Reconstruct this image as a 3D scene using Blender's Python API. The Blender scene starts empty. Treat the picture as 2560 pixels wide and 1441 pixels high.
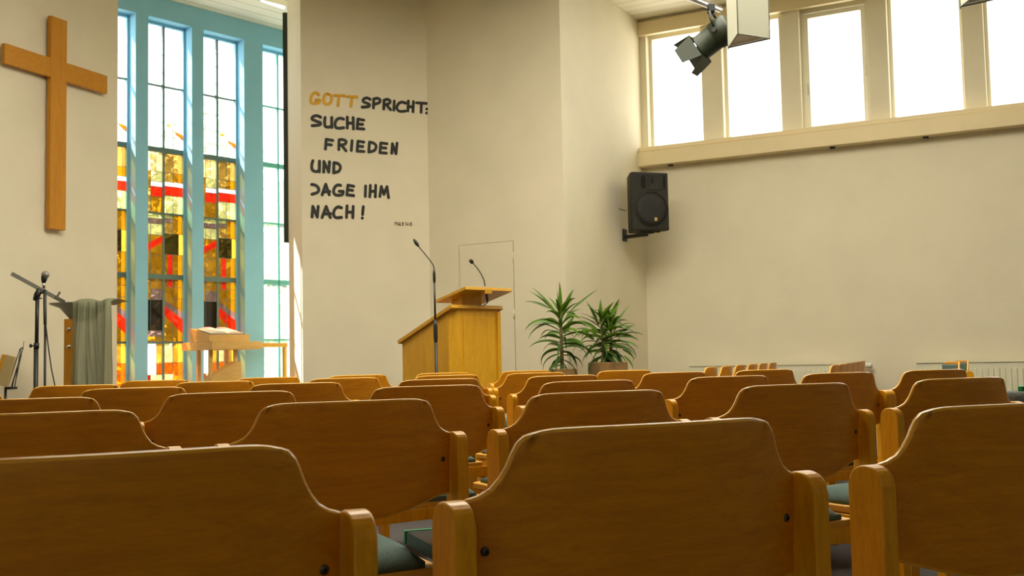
import bpy, bmesh, math, random
from math import cos, sin, radians, pi, hypot
from mathutils import Vector, Matrix

# ------------------------------------------------------------------ camera
scn = bpy.context.scene
COL = scn.collection
EYE = Vector((0, 0, 0.9))
FPX = 2700.0
_th, _ro = radians(3.76), radians(-1.15)
FWD = Vector((0, cos(_th), sin(_th)))
_r = Vector((1, 0, 0)); _u = _r.cross(FWD)
RGT = _r * cos(_ro) + _u * sin(_ro)
UP = -_r * sin(_ro) + _u * cos(_ro)
cam_d = bpy.data.cameras.new('camera')
cam = bpy.data.objects.new('camera', cam_d)
COL.objects.link(cam)
cam_d.sensor_width = 36.0
cam_d.lens = FPX / 2560.0 * 36.0
cam_d.clip_start = 0.05
cam_d.clip_end = 300
cam_d.dof.use_dof = True
cam_d.dof.focus_distance = 2.7
cam_d.dof.aperture_fstop = 11.0
M = Matrix(((RGT.x, UP.x, -FWD.x, EYE.x), (RGT.y, UP.y, -FWD.y, EYE.y), (RGT.z, UP.z, -FWD.z, EYE.z), (0, 0, 0, 1)))
cam.matrix_world = M
scn.camera = cam

# ------------------------------------------------------------------ light
scn.view_settings.view_transform = 'Standard'
scn.view_settings.look = 'None'
scn.view_settings.exposure = 0.0
scn.view_settings.gamma = 1.0
scn.view_settings.use_curve_mapping = False
scn.cycles.use_denoising = True
scn.cycles.max_bounces = 14
scn.cycles.diffuse_bounces = 8
scn.cycles.transparent_max_bounces = 16
scn.cycles.sample_clamp_indirect = 8.0

SKY_STRENGTH = 7.0
world = bpy.data.worlds.new('world'); scn.world = world
world.use_nodes = True
wn = world.node_tree.nodes; wl = world.node_tree.links
bg = wn['Background']; bg.inputs['Strength'].default_value = SKY_STRENGTH
tc = wn.new('ShaderNodeTexCoord'); sep = wn.new('ShaderNodeSeparateXYZ')
ramp = wn.new('ShaderNodeValToRGB')
wl.new(tc.outputs['Generated'], sep.inputs[0]); wl.new(sep.outputs['Z'], ramp.inputs[0]); wl.new(ramp.outputs[0], bg.inputs['Color'])
ramp.color_ramp.elements[0].position = 0.0; ramp.color_ramp.elements[0].color = (1.0, 0.98, 0.94, 1)
ramp.color_ramp.elements[1].position = 0.8; ramp.color_ramp.elements[1].color = (0.92, 0.95, 1.0, 1)

SUN_DIR = Vector((-0.97 * cos(radians(50)), 0.24 * cos(radians(50)), sin(radians(50)))).normalized()
sd = bpy.data.lights.new('sun', 'SUN'); sd.energy = 26.0; sd.angle = radians(0.8); sd.color = (1.0, 0.93, 0.82)
so = bpy.data.objects.new('sun', sd); COL.objects.link(so)
so.rotation_euler = SUN_DIR.to_track_quat('Z', 'Y').to_euler(); so.location = (-12, 20, 14)


def portal(name, c, right, up, w, h, inward):
    ld = bpy.data.lights.new(name, 'AREA'); ld.shape = 'RECTANGLE'; ld.size = w; ld.size_y = h
    ld.cycles.is_portal = True
    o = bpy.data.objects.new(name, ld); COL.objects.link(o)
    z = -Vector(inward); x = Vector(right); y = z.cross(x)
    o.matrix_world = Matrix(((x.x, y.x, z.x, c[0]), (x.y, y.y, z.y, c[1]), (x.z, y.z, z.z, c[2]), (0, 0, 0, 1)))


# ------------------------------------------------------------------ geometry of the view
def ray(x, y):
    return FWD * FPX + RGT * (x - 1280) + UP * (720.5 - y)


def at_y(x, y, Y):
    d = ray(x, y); return EYE + d * (Y / d.y)


def on_z(x, y, z):
    d = ray(x, y); return EYE + d * ((z - EYE.z) / d.z)


def dirv(a):
    return Vector((cos(radians(a)), sin(radians(a)), 0))


def nrm(a):
    return Vector((-sin(radians(a)), cos(radians(a)), 0))


def on_wall(x, y, P, a):
    n = nrm(a); d = ray(x, y)
    k = ((P - EYE).dot(n)) / d.dot(n)
    return EYE + d * k


def proj(p):
    q = Vector(p) - EYE; d = q.dot(FWD)
    return 1280 + FPX * q.dot(RGT) / d, 720.5 - FPX * q.dot(UP) / d


# ------------------------------------------------------------------ materials
MATS = {}


def new_mat(name):
    m = bpy.data.materials.new(name); m.use_nodes = True
    MATS[name] = m
    return m, m.node_tree.nodes, m.node_tree.links, m.node_tree.nodes['Principled BSDF']


def plain(name, col, rough=0.5, metal=0.0, spec=0.5, noise=0.0, nscale=30, bump=0.0, bscale=200, coat=0.0):
    m, n, l, b = new_mat(name)
    b.inputs['Base Color'].default_value = (*col, 1)
    b.inputs['Roughness'].default_value = rough
    b.inputs['Metallic'].default_value = metal
    b.inputs['Specular IOR Level'].default_value = spec
    b.inputs['Coat Weight'].default_value = coat
    t = n.new('ShaderNodeTexCoord')
    if noise > 0:
        nz = n.new('ShaderNodeTexNoise'); nz.inputs['Scale'].default_value = nscale; nz.inputs['Detail'].default_value = 4
        l.new(t.outputs['Object'], nz.inputs['Vector'])
        r = n.new('ShaderNodeValToRGB')
        r.color_ramp.elements[0].position = 0.3; r.color_ramp.elements[1].position = 0.7
        r.color_ramp.elements[0].color = (*[c * (1 - noise) for c in col], 1)
        r.color_ramp.elements[1].color = (*[min(1, c * (1 + noise)) for c in col], 1)
        l.new(nz.outputs['Fac'], r.inputs[0]); l.new(r.outputs[0], b.inputs['Base Color'])
    if bump > 0:
        nb = n.new('ShaderNodeTexNoise'); nb.inputs['Scale'].default_value = bscale; nb.inputs['Detail'].default_value = 3
        l.new(t.outputs['Object'], nb.inputs['Vector'])
        bp = n.new('ShaderNodeBump'); bp.inputs['Strength'].default_value = bump; bp.inputs['Distance'].default_value = 0.003
        l.new(nb.outputs['Fac'], bp.inputs['Height']); l.new(bp.outputs[0], b.inputs['Normal'])
    return m


def wood(name, c1, c2, rough=0.35, stretch=(1, 12, 12), scale=6, coat=0.0, spec=0.5):
    m, n, l, b = new_mat(name)
    t = n.new('ShaderNodeTexCoord'); mp = n.new('ShaderNodeMapping')
    mp.inputs['Scale'].default_value = stretch
    inf = n.new('ShaderNodeObjectInfo'); add = n.new('ShaderNodeVectorMath'); add.operation = 'MULTIPLY_ADD'
    add.inputs[1].default_value = (1, 1, 1)
    cmb = n.new('ShaderNodeCombineXYZ')
    ml = n.new('ShaderNodeMath'); ml.operation = 'MULTIPLY'; ml.inputs[1].default_value = 17.0
    l.new(inf.outputs['Random'], ml.inputs[0]); l.new(ml.outputs[0], cmb.inputs[0]); l.new(ml.outputs[0], cmb.inputs[2])
    l.new(t.outputs['Object'], add.inputs[0]); l.new(cmb.outputs[0], add.inputs[2])
    l.new(add.outputs[0], mp.inputs['Vector'])
    nz = n.new('ShaderNodeTexNoise'); nz.inputs['Scale'].default_value = scale; nz.inputs['Detail'].default_value = 6
    nz.inputs['Roughness'].default_value = 0.65; nz.inputs['Distortion'].default_value = 0.6
    l.new(mp.outputs[0], nz.inputs['Vector'])
    r = n.new('ShaderNodeValToRGB')
    r.color_ramp.elements[0].position = 0.32; r.color_ramp.elements[1].position = 0.68
    r.color_ramp.elements[0].color = (*c1, 1); r.color_ramp.elements[1].color = (*c2, 1)
    l.new(nz.outputs['Fac'], r.inputs[0])
    # darker vessels
    n2 = n.new('ShaderNodeTexNoise'); n2.inputs['Scale'].default_value = scale * 7; n2.inputs['Detail'].default_value = 2
    l.new(mp.outputs[0], n2.inputs['Vector'])
    r2 = n.new('ShaderNodeValToRGB'); r2.color_ramp.elements[0].position = 0.35; r2.color_ramp.elements[1].position = 0.5
    r2.color_ramp.elements[0].color = (0.91, 0.90, 0.89, 1); r2.color_ramp.elements[1].color = (1, 1, 1, 1)
    l.new(n2.outputs['Fac'], r2.inputs[0])
    mx = n.new('ShaderNodeMix'); mx.data_type = 'RGBA'; mx.blend_type = 'MULTIPLY'; mx.inputs[0].default_value = 1.0
    l.new(r.outputs[0], mx.inputs[6]); l.new(r2.outputs[0], mx.inputs[7])
    l.new(mx.outputs[2], b.inputs['Base Color'])
    b.inputs['Roughness'].default_value = rough; b.inputs['Coat Weight'].default_value = coat
    b.inputs['Coat Roughness'].default_value = 0.2; b.inputs['Specular IOR Level'].default_value = spec
    return m


def glass(name, col, veil=0.12, mottled=0.35, nscale=9):
    """thin coloured sheet: lets tinted light through, scatters a little"""
    m = bpy.data.materials.new(name); m.use_nodes = True; MATS[name] = m
    n, l = m.node_tree.nodes, m.node_tree.links
    for x in list(n):
        if x.type != 'OUTPUT_MATERIAL': n.remove(x)
    out = [x for x in n if x.type == 'OUTPUT_MATERIAL'][0]
    tr = n.new('ShaderNodeBsdfTransparent'); tl = n.new('ShaderNodeBsdfTranslucent'); gl = n.new('ShaderNodeBsdfGlossy')
    gl.inputs['Roughness'].default_value = 0.05
    t = n.new('ShaderNodeTexCoord'); nz = n.new('ShaderNodeTexNoise'); nz.inputs['Scale'].default_value = nscale; nz.inputs['Detail'].default_value = 5
    nz.inputs['Distortion'].default_value = 1.0
    l.new(t.outputs['Object'], nz.inputs['Vector'])
    r = n.new('ShaderNodeValToRGB')
    r.color_ramp.elements[0].position = 0.3; r.color_ramp.elements[1].position = 0.7
    r.color_ramp.elements[0].color = (*[c * (1 - mottled) for c in col], 1)
    r.color_ramp.elements[1].color = (*[min(1, c * (1 + mottled)) for c in col], 1)
    l.new(nz.outputs['Fac'], r.inputs[0])
    l.new(r.outputs[0], tr.inputs['Color']); l.new(r.outputs[0], tl.inputs['Color'])
    m1 = n.new('ShaderNodeMixShader'); m1.inputs[0].default_value = veil
    l.new(tr.outputs[0], m1.inputs[1]); l.new(tl.outputs[0], m1.inputs[2])
    m2 = n.new('ShaderNodeMixShader'); m2.inputs[0].default_value = 0.012
    l.new(m1.outputs[0], m2.inputs[1]); l.new(gl.outputs[0], m2.inputs[2])
    l.new(m2.outputs[0], out.inputs['Surface'])
    return m


W_PLASTER = plain('wall_plaster', (0.775, 0.722, 0.555), 0.85, noise=0.03, nscale=2.5, bump=0.5, bscale=140, spec=0.2)
W_WARM = plain('cream_paint', (0.78, 0.66, 0.40), 0.55, noise=0.02, nscale=4, bump=0.1, bscale=60)
W_FRAME = plain('window_frame_paint', (0.80, 0.77, 0.62), 0.45)
W_BLUE = plain('blue_paint', (0.25, 0.53, 0.71), 0.8, noise=0.05, nscale=2, bump=0.4, bscale=140, spec=0.2)
LEAD = plain('painted_iron', (0.09, 0.16, 0.15), 0.5)
LEADG = plain('green_iron', (0.12, 0.42, 0.34), 0.5)
CARPET = plain('grey_carpet', (0.085, 0.078, 0.078), 0.95, noise=0.6, nscale=140, bump=1.0, bscale=300, spec=0.1)
BEECH = wood('beech_veneer', (0.53, 0.190, 0.001), (0.67, 0.270, 0.002), 0.42, (1.2, 9, 14), 5, coat=0.15, spec=0.4)
BEECHP = wood('beech_solid', (0.68, 0.30, 0.003), (0.82, 0.40, 0.006), 0.36, (9, 9, 1.2), 6, coat=0.15, spec=0.4)
BEECHE = wood('beech_edge', (0.74, 0.36, 0.012), (0.88, 0.48, 0.025), 0.28, (1.2, 9, 30), 6, coat=0.6, spec=0.5)
BEECHL = wood('beech_seat', (0.60, 0.30, 0.03), (0.70, 0.38, 0.05), 0.45, (1.2, 9, 9), 6)
MAPLE = wood('maple', (0.58, 0.30, 0.008), (0.70, 0.39, 0.02), 0.4, (7, 7, 1.0), 3, coat=0.1)
MAPLEH = wood('maple_top', (0.52, 0.27, 0.012), (0.64, 0.35, 0.025), 0.4, (1.5, 8, 8), 3, coat=0.1)
OAK = wood('oak_cross', (0.50, 0.20, 0.004), (0.60, 0.27, 0.008), 0.5, (8, 8, 1.0), 4)
OAKH = wood('oak_cross_arm', (0.50, 0.20, 0.004), (0.60, 0.27, 0.008), 0.5, (1.0, 8, 8), 4)
ALTARW = wood('pale_beech', (0.62, 0.38, 0.10), (0.74, 0.48, 0.15), 0.5, (2, 2, 9), 4)
BLACK = plain('black_powder_coat', (0.012, 0.014, 0.013), 0.45)
BLACKP = plain('black_plastic', (0.016, 0.015, 0.011), 0.6, bump=0.3, bscale=400)
DARKHOLE = plain('dark_recess', (0.004, 0.004, 0.004), 0.9)
GRILLE = plain('black_grille', (0.010, 0.010, 0.008), 0.5, bump=0.6, bscale=700)
STEEL = plain('steel', (0.55, 0.55, 0.52), 0.25, metal=1.0)
SCREWM = plain('screw_zinc', (0.12, 0.12, 0.11), 0.35, metal=0.8)
CUSHION = plain('teal_grey_fabric', (0.115, 0.17, 0.155), 0.9, noise=0.25, nscale=300, bump=0.6, bscale=500, spec=0.1)
PAINTK = plain('black_wall_paint', (0.016, 0.018, 0.012), 0.6)
PAINTY = plain('yellow_wall_paint', (0.72, 0.40, 0.015), 0.6)
PAINTB = plain('brown_wall_paint', (0.13, 0.06, 0.015), 0.6)
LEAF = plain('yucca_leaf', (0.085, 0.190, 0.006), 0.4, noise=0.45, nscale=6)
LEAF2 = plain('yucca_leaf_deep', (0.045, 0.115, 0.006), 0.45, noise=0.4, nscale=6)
STEMM = plain('yucca_stem', (0.16, 0.13, 0.05), 0.8, noise=0.3, nscale=40)
SOIL = plain('soil', (0.02, 0.013, 0.008), 0.95, bump=1, bscale=80)
RAD = plain('radiator_enamel', (0.74, 0.73, 0.56), 0.4)
PAGE = plain('book_paper', (0.80, 0.74, 0.62), 0.7)
GREYM = plain('grey_sheet_metal', (0.24, 0.24, 0.21), 0.4, metal=0.3)
DARKG = plain('dark_green_cover', (0.006, 0.022, 0.024), 0.3)
GREEN = plain('bright_green_binding', (0.0, 0.32, 0.09), 0.4)
NAVY = plain('navy_cover', (0.01, 0.03, 0.10), 0.35)
BAGM = plain('grey_bag_fabric', (0.10, 0.105, 0.095), 0.85, noise=0.3, nscale=60, bump=0.8, bscale=120)
MINT = plain('pale_green_paper', (0.40, 0.52, 0.42), 0.6)
TANC = plain('tan_cover', (0.50, 0.38, 0.17), 0.6)
DOORGAP = plain('door_gap_shadow_line', (0.30, 0.24, 0.14), 0.8)
LILAC = plain('lilac_grey_paper', (0.24, 0.22, 0.28), 0.6)
CREAMP = plain('cream_paper', (0.75, 0.62, 0.42), 0.6)
TREEG = plain('tree_foliage', (0.22, 0.30, 0.12), 0.8, noise=0.4, nscale=3)
BARK = plain('tree_bark', (0.12, 0.09, 0.06), 0.9)
PAVE = plain('pale_paving', (0.62, 0.58, 0.50), 0.9, noise=0.1, nscale=2)
EXTW = plain('white_outside_render', (0.85, 0.82, 0.74), 0.9)
SHADE = plain('lamp_shade_acrylic', (0.74, 0.76, 0.62), 0.45)
SHADE.node_tree.nodes['Principled BSDF'].inputs['Transmission Weight'].default_value = 0.25
SHADEW = plain('lamp_louvre', (0.72, 0.66, 0.58), 0.4)
GREENB = plain('grey_green_metal', (0.022, 0.032, 0.016), 0.5)

# wicker
m, n_, l_, b_ = new_mat('wicker')
t_ = n_.new('ShaderNodeTexCoord'); wv = n_.new('ShaderNodeTexWave'); wv.bands_direction = 'Z'; wv.inputs['Scale'].default_value = 32; wv.inputs['Distortion'].default_value = 3; wv.inputs['Detail Scale'].default_value = 6
l_.new(t_.outputs['Object'], wv.inputs['Vector'])
r_ = n_.new('ShaderNodeValToRGB'); r_.color_ramp.elements[0].color = (0.16, 0.08, 0.02, 1); r_.color_ramp.elements[1].color = (0.62, 0.38, 0.12, 1)
l_.new(wv.outputs['Fac'], r_.inputs[0]); l_.new(r_.outputs[0], b_.inputs['Base Color'])
bp_ = n_.new('ShaderNodeBump'); bp_.inputs['Distance'].default_value = 0.006; l_.new(wv.outputs['Fac'], bp_.inputs['Height']); l_.new(bp_.outputs[0], b_.inputs['Normal'])
b_.inputs['Roughness'].default_value = 0.6
WICKER = m


def boards(name, ang, pitch, col, groove=0.55):
    m, n, l, b = new_mat(name)
    t = n.new('ShaderNodeTexCoord'); mp = n.new('ShaderNodeMapping'); mp.inputs['Rotation'].default_value = (0, 0, -radians(ang))
    l.new(t.outputs['Object'], mp.inputs['Vector'])
    sp = n.new('ShaderNodeSeparateXYZ'); l.new(mp.outputs[0], sp.inputs[0])
    d = n.new('ShaderNodeMath'); d.operation = 'DIVIDE'; d.inputs[1].default_value = pitch; l.new(sp.outputs['Y'], d.inputs[0])
    f = n.new('ShaderNodeMath'); f.operation = 'FRACT'; l.new(d.outputs[0], f.inputs[0])
    r = n.new('ShaderNodeValToRGB'); r.color_ramp.interpolation = 'LINEAR'
    e = r.color_ramp.elements
    e[0].position = 0.0; e[0].color = (groove, groove, groove, 1); e[1].position = 0.07; e[1].color = (1, 1, 1, 1)
    x = e.new(0.95); x.color = (1, 1, 1, 1); x = e.new(1.0); x.color = (groove, groove, groove, 1)
    l.new(f.outputs[0], r.inputs[0])
    mx = n.new('ShaderNodeMix'); mx.data_type = 'RGBA'; mx.blend_type = 'MULTIPLY'; mx.inputs[0].default_value = 1
    mx.inputs[6].default_value = (*col, 1); l.new(r.outputs[0], mx.inputs[7]); l.new(mx.outputs[2], b.inputs['Base Color'])
    bp = n.new('ShaderNodeBump'); bp.inputs['Distance'].default_value = 0.01; l.new(r.outputs[0], bp.inputs['Height']); l.new(bp.outputs[0], b.inputs['Normal'])
    b.inputs['Roughness'].default_value = 0.6
    return m


CEILB = boards('ceiling_boards', -28.7, 0.16, (0.78, 0.74, 0.58))
CEILA = boards('alcove_ceiling_boards', 49.3, 0.19, (0.88, 0.82, 0.70))

# sheer cloth
m, n_, l_, b_ = new_mat('sheer_green_grey_cloth')
b_.inputs['Base Color'].default_value = (0.26, 0.28, 0.17, 1); b_.inputs['Roughness'].default_value = 0.8
tr_ = n_.new('ShaderNodeBsdfTransparent'); mx_ = n_.new('ShaderNodeMixShader'); mx_.inputs[0].default_value = 0.66
out_ = [x for x in n_ if x.type == 'OUTPUT_MATERIAL'][0]
l_.new(tr_.outputs[0], mx_.inputs[1]); l_.new(b_.outputs[0], mx_.inputs[2]); l_.new(mx_.outputs[0], out_.inputs['Surface'])
CLOTH = m

# glass colours: light passed by the sheet
G_CLEAR = glass('clear_leaded_glass', (0.88, 0.90, 0.90), 0.10, 0.06, 14)
G_WIN = glass('clear_window_glass', (0.94, 0.95, 0.95), 0.0, 0.0, 3)
G_TEXT = glass('textured_clear_glass', (0.80, 0.86, 0.84), 0.14, 0.15, 40)
G_AMBER = glass('amber_glass', (0.25, 0.098, 0.002), 0.12, 0.25, 7)
G_TAN = glass('tan_glass', (0.30, 0.15, 0.03), 0.12, 0.3, 8)
G_PALE = glass('pale_yellow_glass', (0.34, 0.30, 0.12), 0.2, 0.3, 14)
G_CREAM = glass('cream_glass', (0.62, 0.46, 0.20), 0.25, 0.2, 10)
G_PEACH = glass('peach_glass', (0.60, 0.30, 0.12), 0.2, 0.3, 8)
G_RED = glass('red_glass', (0.42, 0.010, 0.002), 0.2, 0.2, 10)
G_ORANGE = glass('orange_red_glass', (0.50, 0.085, 0.002), 0.2, 0.25, 7)
G_YEL = glass('yellow_glass', (0.60, 0.26, 0.02), 0.2, 0.3, 6)
G_MAUVE = glass('mauve_glass', (0.13, 0.070, 0.06), 0.15, 0.3, 8)
G_BROWN = glass('dark_brown_glass', (0.009, 0.0035, 0.0005), 0.1, 0.4, 6)
G_OLIVE = glass('dark_olive_glass', (0.030, 0.017, 0.002), 0.1, 0.4, 9)
G_LILAC = glass('pale_lilac_glass', (0.50, 0.42, 0.50), 0.3, 0.12, 8)

G_OPAL = glass('opal_rooflight', (0.64, 0.60, 0.51), 1.0, 0.02, 3)  # diffusing sheet for the added skylight

G_WHITE = glass('white_opal_glass', (0.9, 0.9, 0.88), 0.75, 0.05, 10)

# ------------------------------------------------------------------ mesh helpers


class MB:
    def __init__(s):
        s.bm = bmesh.new(); s.mats = []

    def mi(s, mat):
        if mat not in s.mats: s.mats.append(mat)
        return s.mats.index(mat)

    def faces(s, pts, fs, mat, smooth=False):
        vs = [s.bm.verts.new(p) for p in pts]; i = s.mi(mat); out = []
        for f in fs:
            try:
                q = s.bm.faces.new([vs[k] for k in f]); q.material_index = i; q.smooth = smooth; out.append(q)
            except ValueError:
                pass
        return vs, out

    def box(s, c, size, mat, bev=0.0, X=None, Y=None, Z=None, seg=2):
        X = X or Vector((1, 0, 0)); Y = Y or Vector((0, 1, 0)); Z = Z or Vector((0, 0, 1)); c = Vector(c)
        P = [c + X * (a * size[0] / 2) + Y * (b * size[1] / 2) + Z * (d * size[2] / 2) for a in (-1, 1) for b in (-1, 1) for d in (-1, 1)]
        vs, fs = s.faces(P, [(0, 1, 3, 2), (4, 6, 7, 5), (0, 4, 5, 1), (2, 3, 7, 6), (0, 2, 6, 4), (1, 5, 7, 3)], mat)
        if bev > 0:
            es = list({e for f in fs for e in f.edges})
            r = bmesh.ops.bevel(s.bm, geom=es, offset=bev, segments=seg, profile=0.5, affect='EDGES')
            for f in r['faces']: f.smooth = True; f.material_index = s.mi(mat)

    def prism(s, poly, vec, mat, bev=0.0, seg=2, smooth=False):
        """closed polygon (3D points) extruded along vec"""
        n = len(poly); vec = Vector(vec)
        P = [Vector(p) for p in poly] + [Vector(p) + vec for p in poly]
        fs = [tuple(range(n))[::-1], tuple(range(n, 2 * n))] + [(i, (i + 1) % n, n + (i + 1) % n, n + i) for i in range(n)]
        vs, out = s.faces(P, fs, mat)
        if smooth:
            for f in out[2:]: f.smooth = True
        if bev > 0:
            es = list({e for f in out[:2] for e in f.edges})
            r = bmesh.ops.bevel(s.bm, geom=es, offset=bev, segments=seg, profile=0.5, affect='EDGES')
            for f in r['faces']: f.smooth = True; f.material_index = s.mi(mat)

    def tube(s, pts, rad, mat, seg=10, cap=True):
        pts = [Vector(p) for p in pts]; n = len(pts)
        rads = rad if isinstance(rad, (list, tuple)) else [rad] * n
        ref = None; rings = []; i0 = s.mi(mat)
        for i, p in enumerate(pts):
            t = (pts[min(i + 1, n - 1)] - pts[max(i - 1, 0)]).normalized()
            if ref is None:
                ref = Vector((0, 0, 1)) if abs(t.z) < 0.9 else Vector((1, 0, 0))
            a = t.cross(ref).normalized(); b = t.cross(a).normalized(); ref = a.cross(t)
            if ref.length < 1e-6: ref = Vector((0, 0, 1))
            rings.append([s.bm.verts.new(p + (a * cos(2 * pi * k / seg) + b * sin(2 * pi * k / seg)) * rads[i]) for k in range(seg)])
        for i in range(n - 1):
            for k in range(seg):
                f = s.bm.faces.new((rings[i][k], rings[i][(k + 1) % seg], rings[i + 1][(k + 1) % seg], rings[i + 1][k])); f.smooth = True; f.material_index = i0
        if cap:
            for rg in (rings[0][::-1], rings[-1]):
                f = s.bm.faces.new(rg); f.material_index = i0

    def lathe(s, c, prof, mat, seg=20, A=None, smooth=True):
        """prof: list of (r, h) around axis A from c"""
        A = (A or Vector((0, 0, 1))).normalized(); c = Vector(c)
        a = A.cross(Vector((1, 0, 0)) if abs(A.x) < 0.9 else Vector((0, 1, 0))).normalized(); b = A.cross(a)
        i0 = s.mi(mat); rings = []
        for r, h in prof:
            rings.append([s.bm.verts.new(c + A * h + (a * cos(2 * pi * k / seg) + b * sin(2 * pi * k / seg)) * max(r, 1e-4)) for k in range(seg)])
        for i in range(len(rings) - 1):
            for k in range(seg):
                f = s.bm.faces.new((rings[i][k], rings[i][(k + 1) % seg], rings[i + 1][(k + 1) % seg], rings[i + 1][k])); f.smooth = smooth; f.material_index = i0
        for rg in (rings[0][::-1], rings[-1]):
            f = s.bm.faces.new(rg); f.material_index = i0

    def build(s, name, parent=None, loc=None):
        bmesh.ops.recalc_face_normals(s.bm, faces=s.bm.faces[:])
        me = bpy.data.meshes.new(name)
        if loc is not None:
            bmesh.ops.translate(s.bm, verts=s.bm.verts[:], vec=-Vector(loc))
        s.bm.to_mesh(me); s.bm.free()
        for m in s.mats: me.materials.append(m)
        o = bpy.data.objects.new(name, me); COL.objects.link(o)
        if loc is not None: o.location = loc
        if parent is not None:
            o.parent = parent
            if loc is None: o.location = -parent.location if parent.rotation_euler.z == 0 else o.location
        return o


def empty(name, label, cat, loc=(0, 0, 0), rz=0.0, group=None):
    o = bpy.data.objects.new(name, None); COL.objects.link(o); o.empty_display_size = 0.1
    o.location = loc; o.rotation_euler = (0, 0, rz); o['label'] = label; o['category'] = cat
    if group: o['group'] = group
    return o


def tag(o, label, cat, group=None, kind=None):
    o['label'] = label; o['category'] = cat
    if group: o['group'] = group
    if kind: o['kind'] = kind
    return o


def struct(o, label=None):
    o['kind'] = 'structure'
    if label: o['label'] = label
    return o


def copy_tree(o, parent=None):
    c = o.copy(); COL.objects.link(c)
    if parent is not None: c.parent = parent
    for ch in list(o.children): copy_tree(ch, c)
    return c


def P3(v, z):
    return Vector((v.x, v.y, z))


# ================================================================== SETTING
C3 = P3(at_y(1621, 900, 12), 0)
A_R, A_3, A_D, A_T, A_L, A_B = -28.7, 61.3, -32.2, 27.7, 67.6, 49.3
C2 = P3(on_wall(1414, 700, C3, A_3), 0)
C1 = P3(on_wall(1070, 400, C2, A_D), 0)
C0 = P3(on_wall(757.5, 930, C1, A_T), 0)
L0 = P3(at_y(293.5, 500, 9.8), 0)
B0 = P3(at_y(370.7, 400, 11.2), 0)
TN0 = nrm(A_T)
HC = 4.69      # hall ceiling
HA = 4.83      # alcove ceiling
E1 = C3 + dirv(A_R) * 13
E2 = E1 - nrm(A_R) * 11.5
E4 = L0 - dirv(A_L) * 11


def wall_slab(name, p, q, out, thick, z0, z1, mat, label=None):
    b = MB(); p = P3(p, z0); q = P3(q, z0)
    b.prism([p, q, q + out * thick, p + out * thick], (0, 0, z1 - z0), mat)
    return struct(b.build(name), label)


# floor and ceilings
bfl = MB(); bfl.faces([(-14, -8, -0.1), (15, -8, -0.1), (15, 14.5, -0.1), (-14, 14.5, -0.1), (-14, -8, 0), (15, -8, 0), (15, 14.5, 0), (-14, 14.5, 0)],
                      [(4, 5, 6, 7), (3, 2, 1, 0), (0, 1, 5, 4), (2, 3, 7, 6), (1, 2, 6, 5), (3, 0, 4, 7)], CARPET)
floor = struct(bfl.build('floor'), 'dark grey carpet floor of the hall')
b = MB()
poly = [P3(v, HC) for v in (C3 + nrm(A_3) * .24 + nrm(A_R) * .3, C3 + nrm(A_R) * 1.0, E1 + nrm(A_R) * 1.0 + dirv(A_R) * .5, E2 + dirv(A_R) * .5 - nrm(A_R) * .5, E4 + Vector((-.6, -.6, 0)), L0 + Vector((-.25, 0, 0)), C0 + nrm(A_T) * 0.02, C1 + nrm(A_T) * .02, C2 + nrm(A_D) * .2, C2 + nrm(A_3) * .24 + nrm(A_D) * .1)]


def clip(poly, n, d):
    out = []
    for i in range(len(poly)):
        p, q = poly[i], poly[(i + 1) % len(poly)]; a, c = p.dot(n) - d, q.dot(n) - d
        if a >= 0: out.append(p)
        if a * c < 0: out.append(p.lerp(q, a / (a - c)))
    return out


# invented opal skylight, out of view, added to brighten the hall walls
RLC = Vector((0.4, 6.2, 0)); RLA = 27.7; RLX, RLY = dirv(RLA), nrm(RLA); RLW, RLD = 6.0, 3.0
pieces = [clip(poly, RLY, RLC.dot(RLY) + RLD / 2), clip(poly, -RLY, -(RLC.dot(RLY) - RLD / 2))]
midp = clip(clip(poly, -RLY, -(RLC.dot(RLY) + RLD / 2)), RLY, RLC.dot(RLY) - RLD / 2)
pieces += [clip(midp, RLX, RLC.dot(RLX) + RLW / 2), clip(midp, -RLX, -(RLC.dot(RLX) - RLW / 2))]
for pc_ in pieces: b.prism(pc_, (0, 0, 0.2), CEILB)
struct(b.build('ceiling'), 'pale boarded flat ceiling of the hall')
b = MB(); b.faces([RLC + RLX * (i * RLW / 2) + RLY * (j * RLD / 2) + Vector((0, 0, HC + .15)) for i, j in ((-1, -1), (1, -1), (1, 1), (-1, 1))], [(0, 1, 2, 3)], G_OPAL)
struct(b.build('window_rooflight'), 'opal rooflight in the hall ceiling')
b = MB()
nb = nrm(A_B)
q0 = L0 + dirv(A_L) * 0.0
alc = [P3(v, HA) for v in (L0 - dirv(A_L) * .3 + Vector((-.6, .3, 0)), C0 + nrm(A_T) * .0, C0 + nrm(A_T) * 0.0 + dirv(A_T) * 1.0, B0 + dirv(A_B) * 3.3 + nb * .15, B0 - dirv(A_B) * 1.5 + nb * .15)]
b.prism(alc, (0, 0, 0.2), CEILA)
struct(b.build('ceiling_alcove'), 'white boarded ceiling over the blue window niche')

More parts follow.
